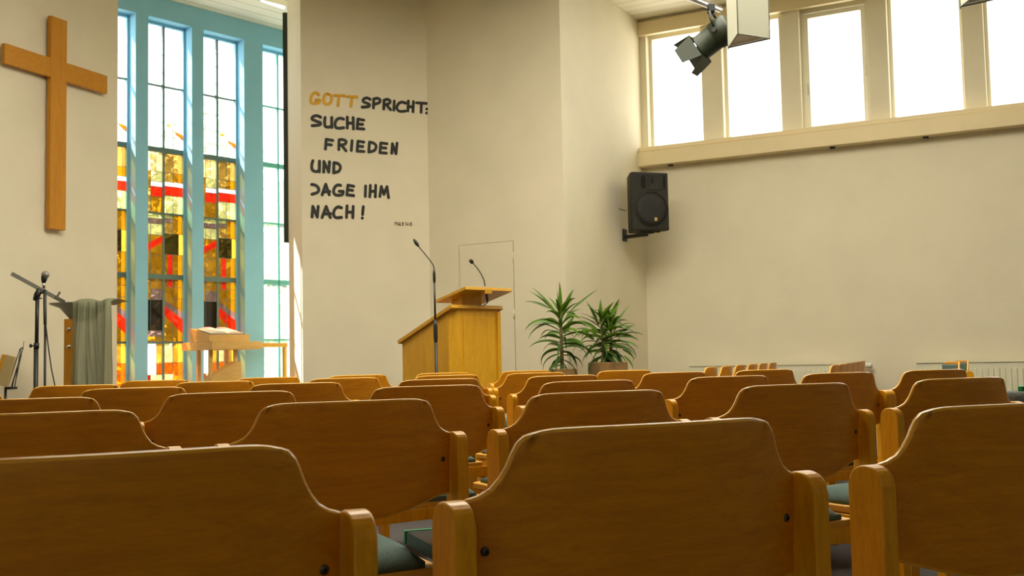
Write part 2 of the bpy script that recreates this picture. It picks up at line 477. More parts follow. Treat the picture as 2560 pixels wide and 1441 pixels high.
# solid walls
wall_slab('wall_speaker', C2 + dirv(A_3) * 0.03, C3, nrm(A_3), 0.25, 0, HC, W_PLASTER, 'short cream wall beside the loudspeaker corner')
wall_slab('wall_door', C1, C2, nrm(A_D), 0.045, 0, HC, W_PLASTER, 'cream wall with the flush door')
wall_slab('wall_text', C0, C1 + nrm(A_T) * 0, nrm(A_T), 0.46, 0, HA, W_PLASTER, 'cream wall carrying the painted verse')
wall_slab('wall_left', E4, L0, nrm(A_L), 0.3, 0, HA, W_PLASTER, 'cream wall carrying the wooden cross')
wall_slab('wall_back', E2, E4, (E4 - E2).normalized().cross(Vector((0, 0, -1))), 0.3, 0, HC, W_PLASTER)
wall_slab('wall_side', E1, E2, -(Vector((0, 0, 1)).cross((E2 - E1).normalized())), 0.3, 0, HC, W_PLASTER)
# header over the niche opening
wall_slab('trim_1', L0, C0, nrm(21.8), 0.12, 4.56, HA, W_WARM, 'beam over the window niche opening')
_a, _b = on_z(655, 0, 4.74), on_z(716, 16, 4.74); _d = (P3(_b, 0) - P3(_a, 0)).normalized()
wall_slab('trim_4', P3(_a, 0) - _d * 1.2, P3(_b, 0) + _d * .12, Vector((_d.y, -_d.x, 0)), 0.16, 4.74, HA, W_WARM, 'timber beam under the niche ceiling')
# niche side walls
AL1 = L0 - dirv(A_L) * 0.05 + nrm(A_L) * 0.3
BL = B0 - dirv(A_B) * 1.15
wall_slab('wall_niche_left', L0 + nrm(A_L) * .3, BL, (BL - L0).normalized().cross(Vector((0, 0, -1))) * -1, 0.2, 0, HA, W_PLASTER)
TR = C0 + dirv(A_T) * 1.0 + nrm(A_T) * .46
BR = B0 + dirv(A_B) * 2.9
wall_slab('wall_niche_right', TR, BR, Vector((0.7, -0.7, 0)), 0.2, 0, HA, W_PLASTER)

# ---------- right wall: solid below, clerestory above
RU = dirv(A_R); RN = nrm(A_R)          # RN points outwards


def rw(u, d, z):
    return C3 + RU * u + RN * d + Vector((0, 0, z))


LEN = 13.0
Z_SILL, Z_HEAD = 3.20, 4.50
b = MB(); b.prism([rw(-.25, 0, 0), rw(LEN, 0, 0), rw(LEN, 0.3, 0), rw(-.25, 0.3, 0)], (0, 0, Z_SILL), W_PLASTER)
struct(b.build('wall_right'), 'long cream wall under the high windows')
b = MB(); b.prism([rw(-.25, 0.0, Z_HEAD + .06), rw(LEN, 0.0, Z_HEAD + .06), rw(LEN, 0.3, Z_HEAD + .06), rw(-.25, 0.3, Z_HEAD + .06)], (0, 0, HC + .2 - Z_HEAD - .06), W_PLASTER)
struct(b.build('wall_right_top'))
# ledge and head beam
b = MB(); b.prism([rw(-.0, -0.14, 3.0), rw(LEN, -0.14, 3.0), rw(LEN, 0.0, 3.0), rw(-.0, 0.0, 3.0)], (0, 0, .165), W_WARM, bev=0.006)
b.prism([rw(-.0, -0.115, 3.165), rw(LEN, -0.115, 3.165), rw(LEN, 0.0, 3.165), rw(-.0, 0.0, 3.165)], (0, 0, .055), W_WARM, bev=0.01)
for uu in (.35, 2.1, 3.0, 5.0, 6.8):
    b.box(rw(uu, -.06, 2.992), (.05, .05, .016), GREENB, .002, RU, RN)
struct(b.build('trim_2'), 'cream ledge running under the high windows')
b = MB(); b.prism([rw(0.0, -0.06, Z_HEAD), rw(LEN, -0.06, Z_HEAD), rw(LEN, 0.0, Z_HEAD), rw(0.0, 0.0, Z_HEAD)], (0, 0, .155), W_WARM, bev=0.005)
struct(b.build('trim_3'), 'cream beam running above the high windows')
# pilasters and windows
wins = [(0.075, 0.715), (0.945, 1.585), (1.787, 2.480), (2.668, 3.372), (3.56, 4.25)]
u = 4.44
while u < LEN - 1:
    wins.append((u, u + .68)); u += .87
prev = -0.25
k = 0
for i, (a, c) in enumerate(wins):
    b = MB(); b.prism([rw(prev, 0.0, Z_SILL), rw(a, 0.0, Z_SILL), rw(a, 0.3, Z_SILL), rw(prev, 0.3, Z_SILL)], (0, 0, Z_HEAD + .06 - Z_SILL), W_PLASTER)
    struct(b.build('wall_right_pier'))
    prev = c
    # window: frame + pane
    zt, zb = Z_HEAD - (0.0), Z_SILL
    op = i == 2
    fw = 0.035
    b = MB(); d0, d1 = 0.10, 0.17

    def bar(u0, u1, z0, z1, dd0=d0, dd1=d1):
        b.prism([rw(u0, dd0, z0), rw(u1, dd0, z0), rw(u1, dd1, z0), rw(u0, dd1, z0)], (0, 0, z1 - z0), W_FRAME, bev=0.003)
    bar(a, a + fw, zb, Z_HEAD + .06); bar(c - fw, c, zb, Z_HEAD + .06); bar(a + fw, c - fw, zb, zb + fw); bar(a + fw, c - fw, Z_HEAD - .02, Z_HEAD + .06)
    if op:
        bar(a + fw, a + 2.2 * fw, zb + fw, Z_HEAD - .03, .085, .15); bar(c - 2.2 * fw, c - fw, zb + fw, Z_HEAD - .03, .085, .15)
        bar(a + 2.2 * fw, c - 2.2 * fw, zb + fw, zb + 2 * fw, .085, .15); bar(a + 2.2 * fw, c - 2.2 * fw, Z_HEAD - .08, Z_HEAD - .03, .085, .15)
    w_ = struct(b.build('window_%d' % (i + 1)))
    b = MB(); b.faces([rw(a + fw * .5, .13, zb), rw(c - fw * .5, .13, zb), rw(c - fw * .5, .13, Z_HEAD + .05), rw(a + fw * .5, .13, Z_HEAD + .05)], [(0, 1, 2, 3)], G_WIN)
    b.build('window_pane', w_)
    if op:
        b = MB(); b.box(rw(c - fw * 1.4, .075, 3.78), (.02, .02, .10), W_FRAME, .003, RU, RN)
        b.tube([rw(a + fw * 1.6, .075, 3.6), rw(a + fw * 1.6, .075, 3.72)], .004, STEEL, 6)
        b.build('window_catch', w_)
b = MB(); b.prism([rw(prev, 0.0, Z_SILL), rw(LEN, 0.0, Z_SILL), rw(LEN, 0.3, Z_SILL), rw(prev, 0.3, Z_SILL)], (0, 0, Z_HEAD + .06 - Z_SILL), W_PLASTER)
struct(b.build('wall_right_pier'))
portal('portal_right', rw(6.2, 0.33, (Z_SILL + Z_HEAD) / 2), RU, None, 12.4, Z_HEAD - Z_SILL + .1, -RN)

# pale tiled floor of the niche
b = MB(); b.prism([P3(v, 0.001) for v in (L0 + nrm(A_L) * .3, C0 + TN0 * .2, C0 + TN0 * .46 + dirv(A_T) * 1.0, B0 + dirv(A_B) * 2.9, B0 - dirv(A_B) * 1.15)], (0, 0, .006), PAVE)
struct(b.build('floor_niche'), 'pale floor of the window niche')

# ---------- blue window wall
BU = dirv(A_B); BN = nrm(A_B)


def bw(u, d, z):
    return B0 + BU * u + BN * d + Vector((0, 0, z))


WZ1, WZ0, WD = 4.60, 0.12, 0.15
bwin = [(-0.675, -0.146), (0.0, 0.523), (0.669, 1.200), (1.458, 1.995)]
edges = [-1.25] + [e for w in bwin for e in w] + [3.0]
b = MB()
for i in range(0, len(edges), 2):
    b.prism([bw(edges[i], 0, 0), bw(edges[i + 1], 0, 0), bw(edges[i + 1], .26, 0), bw(edges[i], .26, 0)], (0, 0, HA), W_BLUE, bev=0.006)
for a, c in bwin:
    b.prism([bw(a, 0, WZ1), bw(c, 0, WZ1), bw(c, .26, WZ1), bw(a, .26, WZ1)], (0, 0, HA - WZ1), W_BLUE)
    b.prism([bw(a, 0, 0), bw(c, 0, 0), bw(c, .26, 0), bw(a, .26, 0)], (0, 0, WZ0), W_BLUE)
struct(b.build('wall_blue'), 'blue painted wall with four tall narrow windows')
# pale outside lining of the openings
b = MB()
for a, c in bwin:
    for q0, q1 in ((a, a + .006), (c - .006, c)):
        b.prism([bw(q0, WD + .025, WZ0), bw(q1, WD + .025, WZ0), bw(q1, .265, WZ0), bw(q0, .265, WZ0)], (0, 0, WZ1 - WZ0), EXTW)
struct(b.build('trim_5'), 'white outer lining of the niche windows')
portal('portal_niche', bw(.66, 0.30, 2.35), BU, None, 2.75, 4.6, -BN)


def zl(ypx):
    """height on the glass plane, read at the left jamb of the second window"""
    return on_wall(371.5, ypx, bw(0, WD, 0), A_B).z


def z3(y):
    return zl(340 + y / 3.0)


T1, T2, T3, T4, T5 = zl(210), zl(371), z3(575), z3(1052), zl(857)
PANES = []  # (u0,u1,z0,z1,mat)


def pn(u0, u1, ya, yb, mat, conv=z3):
    PANES.append((u0, u1, conv(yb), conv(ya), mat))


a_, b2, c_, d_ = (0, .22), (.22, .5), (.5, .73), (.73, 1)
pn(0, .10, 92, 258, G_PEACH); pn(.10, .22, 92, 258, G_CREAM); pn(.22, .34, 92, 258, G_PEACH); pn(.34, .5, 92, 258, G_CREAM)
pn(*c_, 92, 258, G_TAN); pn(*d_, 92, 258, G_TAN)
pn(*a_, 258, 412, G_AMBER); pn(*b2, 258, 335, G_PALE); pn(*b2, 335, 373, G_LILAC); pn(*b2, 373, 450, G_RED); pn(*b2, 450, 568, G_AMBER)
pn(*c_, 258, 328, G_TAN); pn(*d_, 258, 328, G_AMBER)
pn(.5, 1, 328, 362, G_LILAC); pn(.5, 1, 362, 433, G_RED); pn(*c_, 433, 568, G_PALE); pn(*d_, 433, 568, G_PALE)
pn(*a_, 412, 568, G_TAN)
pn(0, .5, 578, 615, G_PALE); pn(0, .5, 615, 655, G_MAUVE); pn(*a_, 655, 738, G_PALE); pn(*b2, 655, 738, G_PALE)
pn(*c_, 578, 605, G_PALE); pn(*c_, 605, 640, G_MAUVE); pn(*c_, 640, 722, G_TAN); pn(*d_, 578, 722, G_AMBER)
pn(*a_, 738, 895, G_AMBER); pn(*b2, 738, 895, G_AMBER); pn(.5, .86, 722, 880, G_OLIVE); pn(.86, 1, 722, 880, G_YEL)
pn(0, .22, 895, 1042, G_AMBER); pn(.22, .5, 895, 1042, G_AMBER); pn(.5, .61, 880, 1042, G_AMBER); pn(.61, .72, 880, 1042, G_RED); pn(.72, 1, 880, 1042, G_AMBER)
pn(*a_, 1064, 1228, G_AMBER); pn(*b2, 1064, 1148, G_AMBER); pn(*b2, 1148, 1228, G_MAUVE)
pn(.5, .61, 1064, 1130, G_AMBER); pn(.61, .72, 1064, 1130, G_RED); pn(.72, 1, 1064, 1130, G_AMBER); pn(.5, 1, 1130, 1215, G_AMBER)
pn(*a_, 1228, 1462, G_BROWN); pn(*b2, 1228, 1462, G_BROWN)
pn(*c_, 1215, 1544, G_AMBER); pn(*d_, 1215, 1544, G_AMBER)
pn(0, .5, 1462, 1505, G_MAUVE); pn(0, .5, 1505, 1544, G_AMBER)
pn(0, .35, 859, 910, G_WHITE, zl); pn(.35, .5, 859, 910, G_YEL, zl); pn(*c_, 859, 908, G_CREAM, zl); pn(*d_, 859, 908, G_YEL, zl)
pn(0, .35, 910, 938, G_WHITE, zl); pn(.35, .5, 910, 938, G_ORANGE, zl); pn(*c_, 908, 937, G_ORANGE, zl); pn(*d_, 908, 937, G_ORANGE, zl)
pn(*a_, 938, 965, G_RED, zl); pn(.22, .5, 938, 965, G_CREAM, zl); pn(*c_, 937, 965, G_CREAM, zl); pn(*d_, 937, 965, G_ORANGE, zl)
zbot = zl(965)
rndp = random.Random(5)
zz = zbot
while zz > WZ0 + .1:
    z_n = max(WZ0, zz - .22)
    for (u0, u1) in (a_, b2, c_, d_):
        PANES.append((u0, u1, z_n, zz, rndp.choice([G_ORANGE, G_AMBER, G_YEL, G_RED, G_CREAM])))
    zz = z_n
# upper clear panes with thin leads
for (u0, u1) in (a_, b2, c_, d_):
    ztop = WZ1 - .03
    cuts = sorted([ztop] + [zl(y) for y in (95, 130, 175, 206)], reverse=True)
    for z1_, z0_ in zip(cuts[:-1], cuts[1:]):
        PANES.append((u0, u1, z0_, z1_, G_CLEAR))
for (u0, u1) in (a_, b2, c_, d_):
    cuts = [zl(y) for y in (213, 258, 300, 335, 366)]
    for z1_, z0_ in zip(cuts[:-1], cuts[1:]):
        PANES.append((u0, u1, z0_, z1_, G_CLEAR))
# slanting pieces (polygons in u, zoom-y) laid over the field
SL = [([(0, 895), (0, 835), (.49, 742), (.5, 745), (.5, 790)], G_RED),
      ([(.5, 1215), (.5, 1262), (1.0, 1385), (1.0, 1330)], G_MAUVE),
      ([(.5, 1262), (.5, 1330), (1.0, 1500), (1.0, 1385)], G_RED),
      ([(0, 20), (0, -30), (.10, 20)], G_ORANGE), ([(.10, 60), (.22, 60), (.10, 0)], G_PEACH),
      ([(.70, -70), (.80, -62), (1.0, -45), (1.0, 15), (.93, -10), (.8, -40)], G_ORANGE), ([(.58, -105), (.68, -112), (.70, -95), (.60, -88)], G_YEL)]


def stained_window(idx, ua, uc, label):
    w = uc - ua
    fr = MB()
    f = 0.012

    def bar(u0, u1, z0, z1, mat, d0=-.012, d1=.012):
        fr.prism([bw(ua + u0 * w, WD + d0, z0), bw(ua + u1 * w, WD + d0, z0), bw(ua + u1 * w, WD + d1, z0), bw(ua + u0 * w, WD + d1, z0)], (0, 0, z1 - z0), mat)
    e = 0.012 / w
    bar(0, 2.0 * e, WZ0, WZ1, W_BLUE, -.02, .02); bar(1 - 2.0 * e, 1, WZ0, WZ1, W_BLUE, -.02, .02)
    bar(0, 1, WZ1 - .03, WZ1, W_BLUE, -.02, .02)
    for zt, h in ((T1, .016), (T2, .052), (T3, .016), (T4, .052), (T5, .022)):
        bar(2 * e, 1 - 2 * e, zt - h / 2, zt + h / 2, LEAD, -.02, .02)
    bar(.5 - 1.0 * e, .5 + 1.0 * e, WZ0, WZ1 - .03, LEAD, -.018, .018)
    root = struct(fr.build('window_%d' % idx), label)
    gm = MB(); lm = MB()
    le = .0022
    for (u0, u1, z0_, z1_, mat) in PANES:
        parts = [[Vector((u0, z0_, 0)), Vector((u1, z0_, 0)), Vector((u1, z1_, 0)), Vector((u0, z1_, 0))]]
        for pts, _m in SL:
            q = [Vector((uu, z3(yy), 0)) for uu, yy in pts]; cen = sum(q, Vector()) / len(q); nxt = []
            for part in parts:
                rem = part
                for k in range(len(q)):
                    a, c = q[k], q[(k + 1) % len(q)]; nn = Vector((-(c.y - a.y), c.x - a.x, 0))
                    if nn.length < 1e-9: continue
                    if nn.dot(cen - a) < 0: nn = -nn
                    out_ = clip(rem, -nn, -a.dot(nn))
                    if len(out_) >= 3: nxt.append(out_)
                    rem = clip(rem, nn, a.dot(nn))
                    if len(rem) < 3: break
            parts = nxt
        for part in parts:
            gm.faces([bw(ua + v.x * w, WD, v.y) for v in part], [tuple(range(len(part)))], mat)
        lm.prism([bw(ua + u0 * w, WD - .006, z0_ - le), bw(ua + u1 * w, WD - .006, z0_ - le), bw(ua + u1 * w, WD - .001, z0_ - le), bw(ua + u0 * w, WD - .001, z0_ - le)], (0, 0, 2 * le), LEAD)
        if u1 < .99 and abs(u1 - .5) > .01:
            lm.prism([bw(ua + u1 * w - le, WD - .006, z0_), bw(ua + u1 * w + le, WD - .006, z0_), bw(ua + u1 * w + le, WD - .001, z0_), bw(ua + u1 * w - le, WD - .001, z0_)], (0, 0, z1_ - z0_), LEAD)
    for pts, mat in SL:
        gm.faces([bw(ua + uu * w, WD, z3(yy)) for uu, yy in pts], [tuple(range(len(pts)))], mat)
    gm.build('stained_glass', root)
    lm.build('lead_cames', root)
    return root


base_i = len(wins)
lab = ['tall stained glass window half hidden behind the cross wall', 'tall stained glass window, second from left in the blue wall', 'tall stained glass window behind the open bible']
for j, (a, c) in enumerate(bwin[:3]):
    stained_window(base_i + 1 + j, a, c, lab[j])
# clear window with green bars
ua, uc = bwin[3]; w = uc - ua
fr = MB()


def gbar(u0, u1, z0, z1, d=.018, mat=LEADG):
    fr.prism([bw(u0, WD - d, z0), bw(u1, WD - d, z0), bw(u1, WD + d, z0), bw(u0, WD + d, z0)], (0, 0, z1 - z0), mat)


gbar(ua, ua + .02, WZ0, WZ1, .02, W_BLUE); gbar(uc - .02, uc, WZ0, WZ1, .02, W_BLUE); gbar(ua, uc, WZ1 - .03, WZ1, .02, W_BLUE)


def zw4(y):
    return on_wall(658, y, bw(ua, WD, 0), A_B).z


for y, h in ((265, .018), (411, .055), (557, .018), (705, .055), (850, .018)):
    gbar(ua, uc, zw4(y) - h / 2, zw4(y) + h / 2)
um = on_wall(693, 300, bw(ua, WD, 0), A_B); um = (um - B0).dot(BU)
gbar(um - .011, um + .011, WZ0, WZ1)
w4 = struct(fr.build('window_%d' % (base_i + 4)), 'tall clear window with green bars at the right end of the blue wall')
gm = MB(); gm.faces([bw(ua, WD, WZ0), bw(uc, WD, WZ0), bw(uc, WD, WZ1), bw(ua, WD, WZ1)], [(0, 1, 2, 3)], G_TEXT)
gm.build('textured_pane', w4)

# door: flush leaf in the angled wall
DU = dirv(A_D); DN = nrm(A_D)
dl = P3(on_wall(1150, 700, C2, A_D), 0); dr = P3(on_wall(1285, 700, C2, A_D), 0)
b = MB(); dw = (dr - dl).length
cd = (dl + dr) / 2
b.box(cd - DN * 0.004 + Vector((0, 0, 1.0275)), (dw - .008, .012, 2.045), W_PLASTER, 0.002, DU, DN)
door = struct(b.build('door_1'), 'flush cream door painted like the wall around it')
b = MB()
for q in (dl, dr):
    b.box(q - DN * .0005 + Vector((0, 0, 1.03)), (.005, .003, 2.05), DOORGAP, 0, DU, DN)
b.box(cd - DN * .0005 + Vector((0, 0, 2.053)), (dw, .003, .005), DOORGAP, 0, DU, DN)
b.build('door_gap', door)
b = MB()
for z in (1.86, 1.30, .3):
    b.tube([dr - DN * .012 + Vector((0, 0, z)), dr - DN * .012 + Vector((0, 0, z + .08))], .007, W_FRAME, 8)
b.build('door_hinge', door)

# outside: paving, trees, wooden rail
b = MB(); b.faces([(-60, -20, -.15), (60, -20, -.15), (60, 80, -.15), (-60, 80, -.15)], [(0, 1, 2, 3)], PAVE)
struct(b.build('ground'), 'pale paving outside the windows')
# unseen eaves slab added to keep sun out of the right windows
b = MB(); b.prism([rw(-.6, .3, HC + .25), rw(LEN + .5, .3, HC + .25), rw(LEN + .5, 1.3, HC + .25), rw(-.6, 1.3, HC + .25)], (0, 0, .15), EXTW)
struct(b.build('roof'))


def tree(c, h, rad, seed, label):
    rd = random.Random(seed)
    root = empty('tree', label, 'tree', c, group='trees outside the niche windows')
    b = MB(); b.tube([Vector(c), Vector(c) + Vector((.1, 0, h * .35)), Vector(c) + Vector((0, .1, h * .75))], [.16, .12, .05], BARK, 8); b.build('trunk', root)
    b = MB()
    for i in range(2600):
        v = Vector((rd.gauss(0, 1), rd.gauss(0, 1), rd.gauss(0, 1))); v.normalize(); v *= rd.random() ** .4
        p = Vector(c) + Vector((v.x * rad, v.y * rad, h * .62 + v.z * h * .42))
        s = rd.uniform(.07, .15); a = Vector((rd.gauss(0, 1), rd.gauss(0, 1), rd.gauss(0, 1))).normalized(); q = a.orthogonal().normalized()
        b.faces([p + a * s, p + q * s * .6, p - a * s, p - q * s * .6], [(0, 1, 2, 3)], TREEG)
    b.build('foliage', root)


tree((-6.3, 22.5, -.15), 6.4, 1.45, 1, 'leafy tree outside, seen through the stained glass windows')
tree((-4.1, 18.9, -.15), 4.2, 0.95, 2, 'leafy tree outside, seen through the clear green-barred window')
tree((-9.3, 19.5, -.15), 5.9, 1.45, 3, 'leafy tree outside, left of the window niche')

rdh = random.Random(8)
b = MB()
for i in range(4600):
    q = Vector((-8.6 + 4.6 * rdh.random(), 16.6 + rdh.random() * .9, -.15)); hh = 3.3 + .5 * sin(q.x * 1.7)
    p = q + Vector((0, 0, hh * rdh.random() ** .8)); sz = rdh.uniform(.07, .15); a = Vector((rdh.gauss(0, 1), rdh.gauss(0, 1), rdh.gauss(0, 1))).normalized(); v = a.orthogonal().normalized()
    b.faces([p + a * sz, p + v * sz * .6, p - a * sz, p - v * sz * .6], [(0, 1, 2, 3)], TREEG)
tag(b.build('hedge'), 'green hedge outside behind the stained glass windows', 'hedge')

# ================================================================== CHAIRS
ROWA = A_T
T = dirv(ROWA); N = nrm(ROWA)
ROWS = [1.19, 2.344, 3.45, 4.631, 5.75, 6.85]

# panel outline (half) from centre outwards
TOPH = [(0, .815), (.06, .815), (.12, .8148), (.155, .814), (.178, .811), (.192, .806), (.201, .797), (.207, .785), (.213, .770), (.221, .756), (.231, .744), (.244, .736), (.261, .7305)]
BOTH = [(0, .545), (.04, .546), (.09, .550), (.14, .559), (.18, .570), (.21, .579), (.23, .584), (.245, .5855), (.261, .586)]


def interp(tb, x):
    x = abs(x)
    for (x0, y0), (x1, y1) in zip(tb[:-1], tb[1:]):
        if x <= x1: return y0 + (y1 - y0) * (x - x0) / (x1 - x0)
    return tb[-1][1]


def panel_mesh():
    xs = sorted({round(s * x, 4) for s in (-1, 1) for x in [i * .0131 for i in range(16)] + [.1835, .192, .1965, .201, .204, .207, .210, .213, .217, .221, .226, .231, .2375, .244, .2525, .261]})
    bm = bmesh.new(); NZ = 12; th = .014
    grid = []
    for side in (0, 1):
        g = []
        for x in xs:
            y = .008 - .055 * (1 - (x / .261) ** 2)
            zt, zb = interp(TOPH, x), interp(BOTH, x)
            # surface normal in plan
            dy = .055 * 2 * x / .261 ** 2; nn = Vector((-dy, 1, 0)).normalized()
            col = []
            for j in range(NZ + 1):
                z = zb + (zt - zb) * j / NZ
                lean = -(z - .64) * .06
                col.append(bm.verts.new(Vector((x, y + lean, z)) + nn * (th * side)))
            g.append(col)
        grid.append(g)
    n = len(xs)
    for side in (0, 1):
        g = grid[side]
        for i in range(n - 1):
            for j in range(NZ):
                f = bm.faces.new((g[i][j], g[i + 1][j], g[i + 1][j + 1], g[i][j + 1])); f.smooth = True
    rim = []
    A_, B_ = grid
    for i in range(n - 1):
        rim.append(bm.faces.new((A_[i][NZ], A_[i + 1][NZ], B_[i + 1][NZ], B_[i][NZ])))
        rim.append(bm.faces.new((A_[i][0], B_[i][0], B_[i + 1][0], A_[i + 1][0])))
    for j in range(NZ):
        rim.append(bm.faces.new((A_[0][j], A_[0][j + 1], B_[0][j + 1], B_[0][j])))
        rim.append(bm.faces.new((A_[n - 1][j], B_[n - 1][j], B_[n - 1][j + 1], A_[n - 1][j + 1])))
    bmesh.ops.recalc_face_normals(bm, faces=bm.faces[:])
    # round the long rims
    for f in rim: f.material_index = 1
    es = [e for e in bm.edges if len(e.link_faces) == 2 and sum(f in set(rim) for f in e.link_faces) == 1]
    r = bmesh.ops.bevel(bm, geom=es, offset=.0045, segments=3, profile=.5, affect='EDGES', clamp_overlap=True)
    for f in r['faces']: f.material_index = 1
    for f in bm.faces: f.smooth = True
    me = bpy.data.meshes.new('backrest'); bm.to_mesh(me); bm.free(); me.materials.append(BEECH); me.materials.append(BEECHE)
    return me


def post_mesh(s):
    b = MB(); poly = []
    R_ = .033
    top = .732
    for k in range(13):
        a = pi * k / 12
        # squarer than a half circle
        poly.append((s * .275 - .014, -cos(a) * R_ if True else 0, top - .030 + .030 * sin(a) ** .8))
    poly += [(s * .275 - .014, .033, .42), (s * .275 - .014, .030, .0), (s * .275 - .014, -.022 - .012, .0), (s * .275 - .014, -.033, .42)]
    b.prism(poly, (.028, 0, 0), BEECHP, bev=.0028, seg=2)
    return b


def make_chair():
    root = empty('wooden_chair', 'x', 'chair')
    o = bpy.data.objects.new('backrest', panel_mesh()); COL.objects.link(o); o.parent = root
    for s in (-1, 1):
        b = MB(); zc = .669; xx = s * .236
        y = .008 - .055 * (1 - (xx / .261) ** 2) - (zc - .64) * .06
        b.lathe((xx, y + .001, zc), [(.0062, 0), (.006, .0025), (.0035, .0042), (.0012, .0045)], SCREWM, 12, Vector((0, -1, 0)))
        b.box((xx, y - .0034, zc), (.0012, .0022, .006), DARKHOLE); b.box((xx, y - .0034, zc), (.006, .0022, .0012), DARKHOLE)
        b.build('screw', o)
    for s in (-1, 1): post_mesh(s).build('rear_leg', root)
    for s in (-1, 1):
        b = MB(); b.prism([(s * .235 - .02, .40, 0), (s * .235 + .02, .40, 0), (s * .235 + .02, .44, 0), (s * .235 - .02, .44, 0)], (0, 0, .40), BEECHP, bev=.004); b.build('front_leg', root)
    # seat frame: rounded board with curved rear rail
    b = MB(); poly = []
    def corner(cx, cy, r, a0):
        return [(cx + r * cos(radians(a0 + k * 22.5)), cy + r * sin(radians(a0 + k * 22.5)), .393) for k in range(5)]
    poly += corner(-.225, .035, .015, 180) + corner(.225, .035, .015, 270) + corner(.222, .435, .040, 0) + corner(-.222, .435, .040, 90)
    b.prism(poly, (0, 0, .022), BEECHL, bev=.004)
    b.build('seat_board', root)
    b = MB()
    b.prism([(-.26, .012, .395), (-.26, .012, .345), (-.13, .012, .352), (0, .012, .356), (.13, .012, .352), (.26, .012, .345), (.26, .012, .395)], (0, .022, 0), BEECHP, bev=.002)
    for s in (-1, 1):
        b.box((s * .243, .225, .365), (.022, .40, .05), BEECHP, .003)
    b.box((0, .425, .36), (.45, .022, .045), BEECHP, .003)
    b.build('seat_rail', root)
    # cushion
    bm = bmesh.new(); nx, ny = 14, 12; vv = []
    for top in (0, 1):
        g = []
        for i in range(nx + 1):
            r_ = []
            for j in range(ny + 1):
                a = i / nx * 2 - 1; c = j / ny * 2 - 1
                # superellipse mapping keeps corners round
                k = 1 - .055 * (a * a) * (c * c)
                x = a * (.228 + .014 * c) * k; y = .236 + c * .218 * k
                e = (1 - abs(a) ** 5) * (1 - abs(c) ** 5)
                z = .416 if not top else .430 + .034 * max(0, e) ** .5
                r_.append(bm.verts.new((x, y, z)))
            g.append(r_)
        vv.append(g)
    for t_i, g in enumerate(vv):
        for i in range(nx):
            for j in range(ny):
                bm.faces.new((g[i][j], g[i + 1][j], g[i + 1][j + 1], g[i][j + 1])).smooth = True
    ring = [(i, 0) for i in range(nx)] + [(nx, j) for j in range(ny)] + [(i, ny) for i in range(nx, 0, -1)] + [(0, j) for j in range(ny, 0, -1)]
    for k in range(len(ring)):
        p, q = ring[k], ring[(k + 1) % len(ring)]
        bm.faces.new((vv[0][p[0]][p[1]], vv[0][q[0]][q[1]], vv[1][q[0]][q[1]], vv[1][p[0]][p[1]])).smooth = True
    bmesh.ops.recalc_face_normals(bm, faces=bm.faces[:])
    me = bpy.data.meshes.new('cushion'); bm.to_mesh(me); bm.free(); me.materials.append(CUSHION)
    o = bpy.data.objects.new('cushion', me); COL.objects.link(o); o.parent = root
    return root


chair0 = make_chair()
used = [False]
CHAIRS = {}


def place_chair(loc, rz, label, group, key=None):
    if not used[0]: c = chair0; used[0] = True
    else: c = copy_tree(chair0)
    c.location = loc; c.rotation_euler = (0, 0, radians(rz)); c['label'] = label; c['group'] = group
    if key: CHAIRS[key] = c
    return c


def tpos(x, nn, z=.732):
    lo, hi = -6.0, 8.0
    for _ in range(60):
        m_ = (lo + hi) / 2; p = N * nn + T * m_ + Vector((0, 0, z))
        if p.y < .3 or proj(p)[0] < x: lo = m_
        else: hi = m_
    return lo


# row -> (key, centre along the row, extra rotation)
HW = .275
RC = {
    0: [('r1a', .435 - HW), ('B', (.55 + 1.116) / 2), ('C', 1.24 + HW)],
    1: [('r2a', 1.093 - 2 * HW - .10 - HW), ('D', 1.093 - HW), ('E', 1.4765), ('H', 2.1285), ('I', 2.519 + HW), ('I2', 3.16 + HW)],
    2: [('J', .495 - HW), ('F', .54 + HW), ('K', 1.76 - HW), ('L', 1.857 + HW), ('M', 2.523 + HW - .01), ('S', 3.651 - HW), ('T', 3.68 + HW)],
    3: [('l', None, 's', 8), ('U', None, 's', 465), ('V', 1.648 - HW), ('O', 2.325 - HW), ('Q', 2.439 + HW), ('d', None, 's', 1761), ('e', None, 's', 1978)],
    4: [('Y', None, 's', 301), ('W', None, 's', 635), ('Z', None, 's', 947), ('P', 2.866 - HW), ('b', 2.903 + HW), ('c', None, 's', 1625)],
    5: [('y6', None, 's', 476), ('x6', None, 's', 748), ('w6', None, 's', 966), ('v6', None, 's', 1174), ('a6', 3.431 + HW)],
}
ROWNAME = ['nearest row', 'second row', 'third row', 'fourth row', 'fifth row', 'sixth row']
ORD = ['leftmost', 'second from left', 'third from left', 'fourth from left', 'fifth from left', 'sixth from left', 'seventh from left']
for r, lst in RC.items():
    for i, e in enumerate(lst):
        if e[1] is not None: tcn = e[1] - .018
        else: tcn = tpos(e[3], ROWS[r], .785) - .207
        pos = N * ROWS[r] + T * tcn
        nm = ORD[i] if i < len(lst) - 1 else 'rightmost'
        place_chair((pos.x, pos.y, 0), ROWA, 'varnished beech chair with teal cushion in the %s, %s' % (ROWNAME[r], nm), 'beech chairs in the main block', e[0])
for i in range(6):
    s0 = at_y(1770, 914, 7.9); p = s0 + dirv(68.2) * (i * .60)
    place_chair((p.x, p.y, 0), 68.2, 'beech chair of the left row by the radiator, %s' % (['nearest', 'second nearest', 'third nearest', 'fourth nearest', 'fifth nearest', 'farthest'][i]), 'left side row near the radiators')
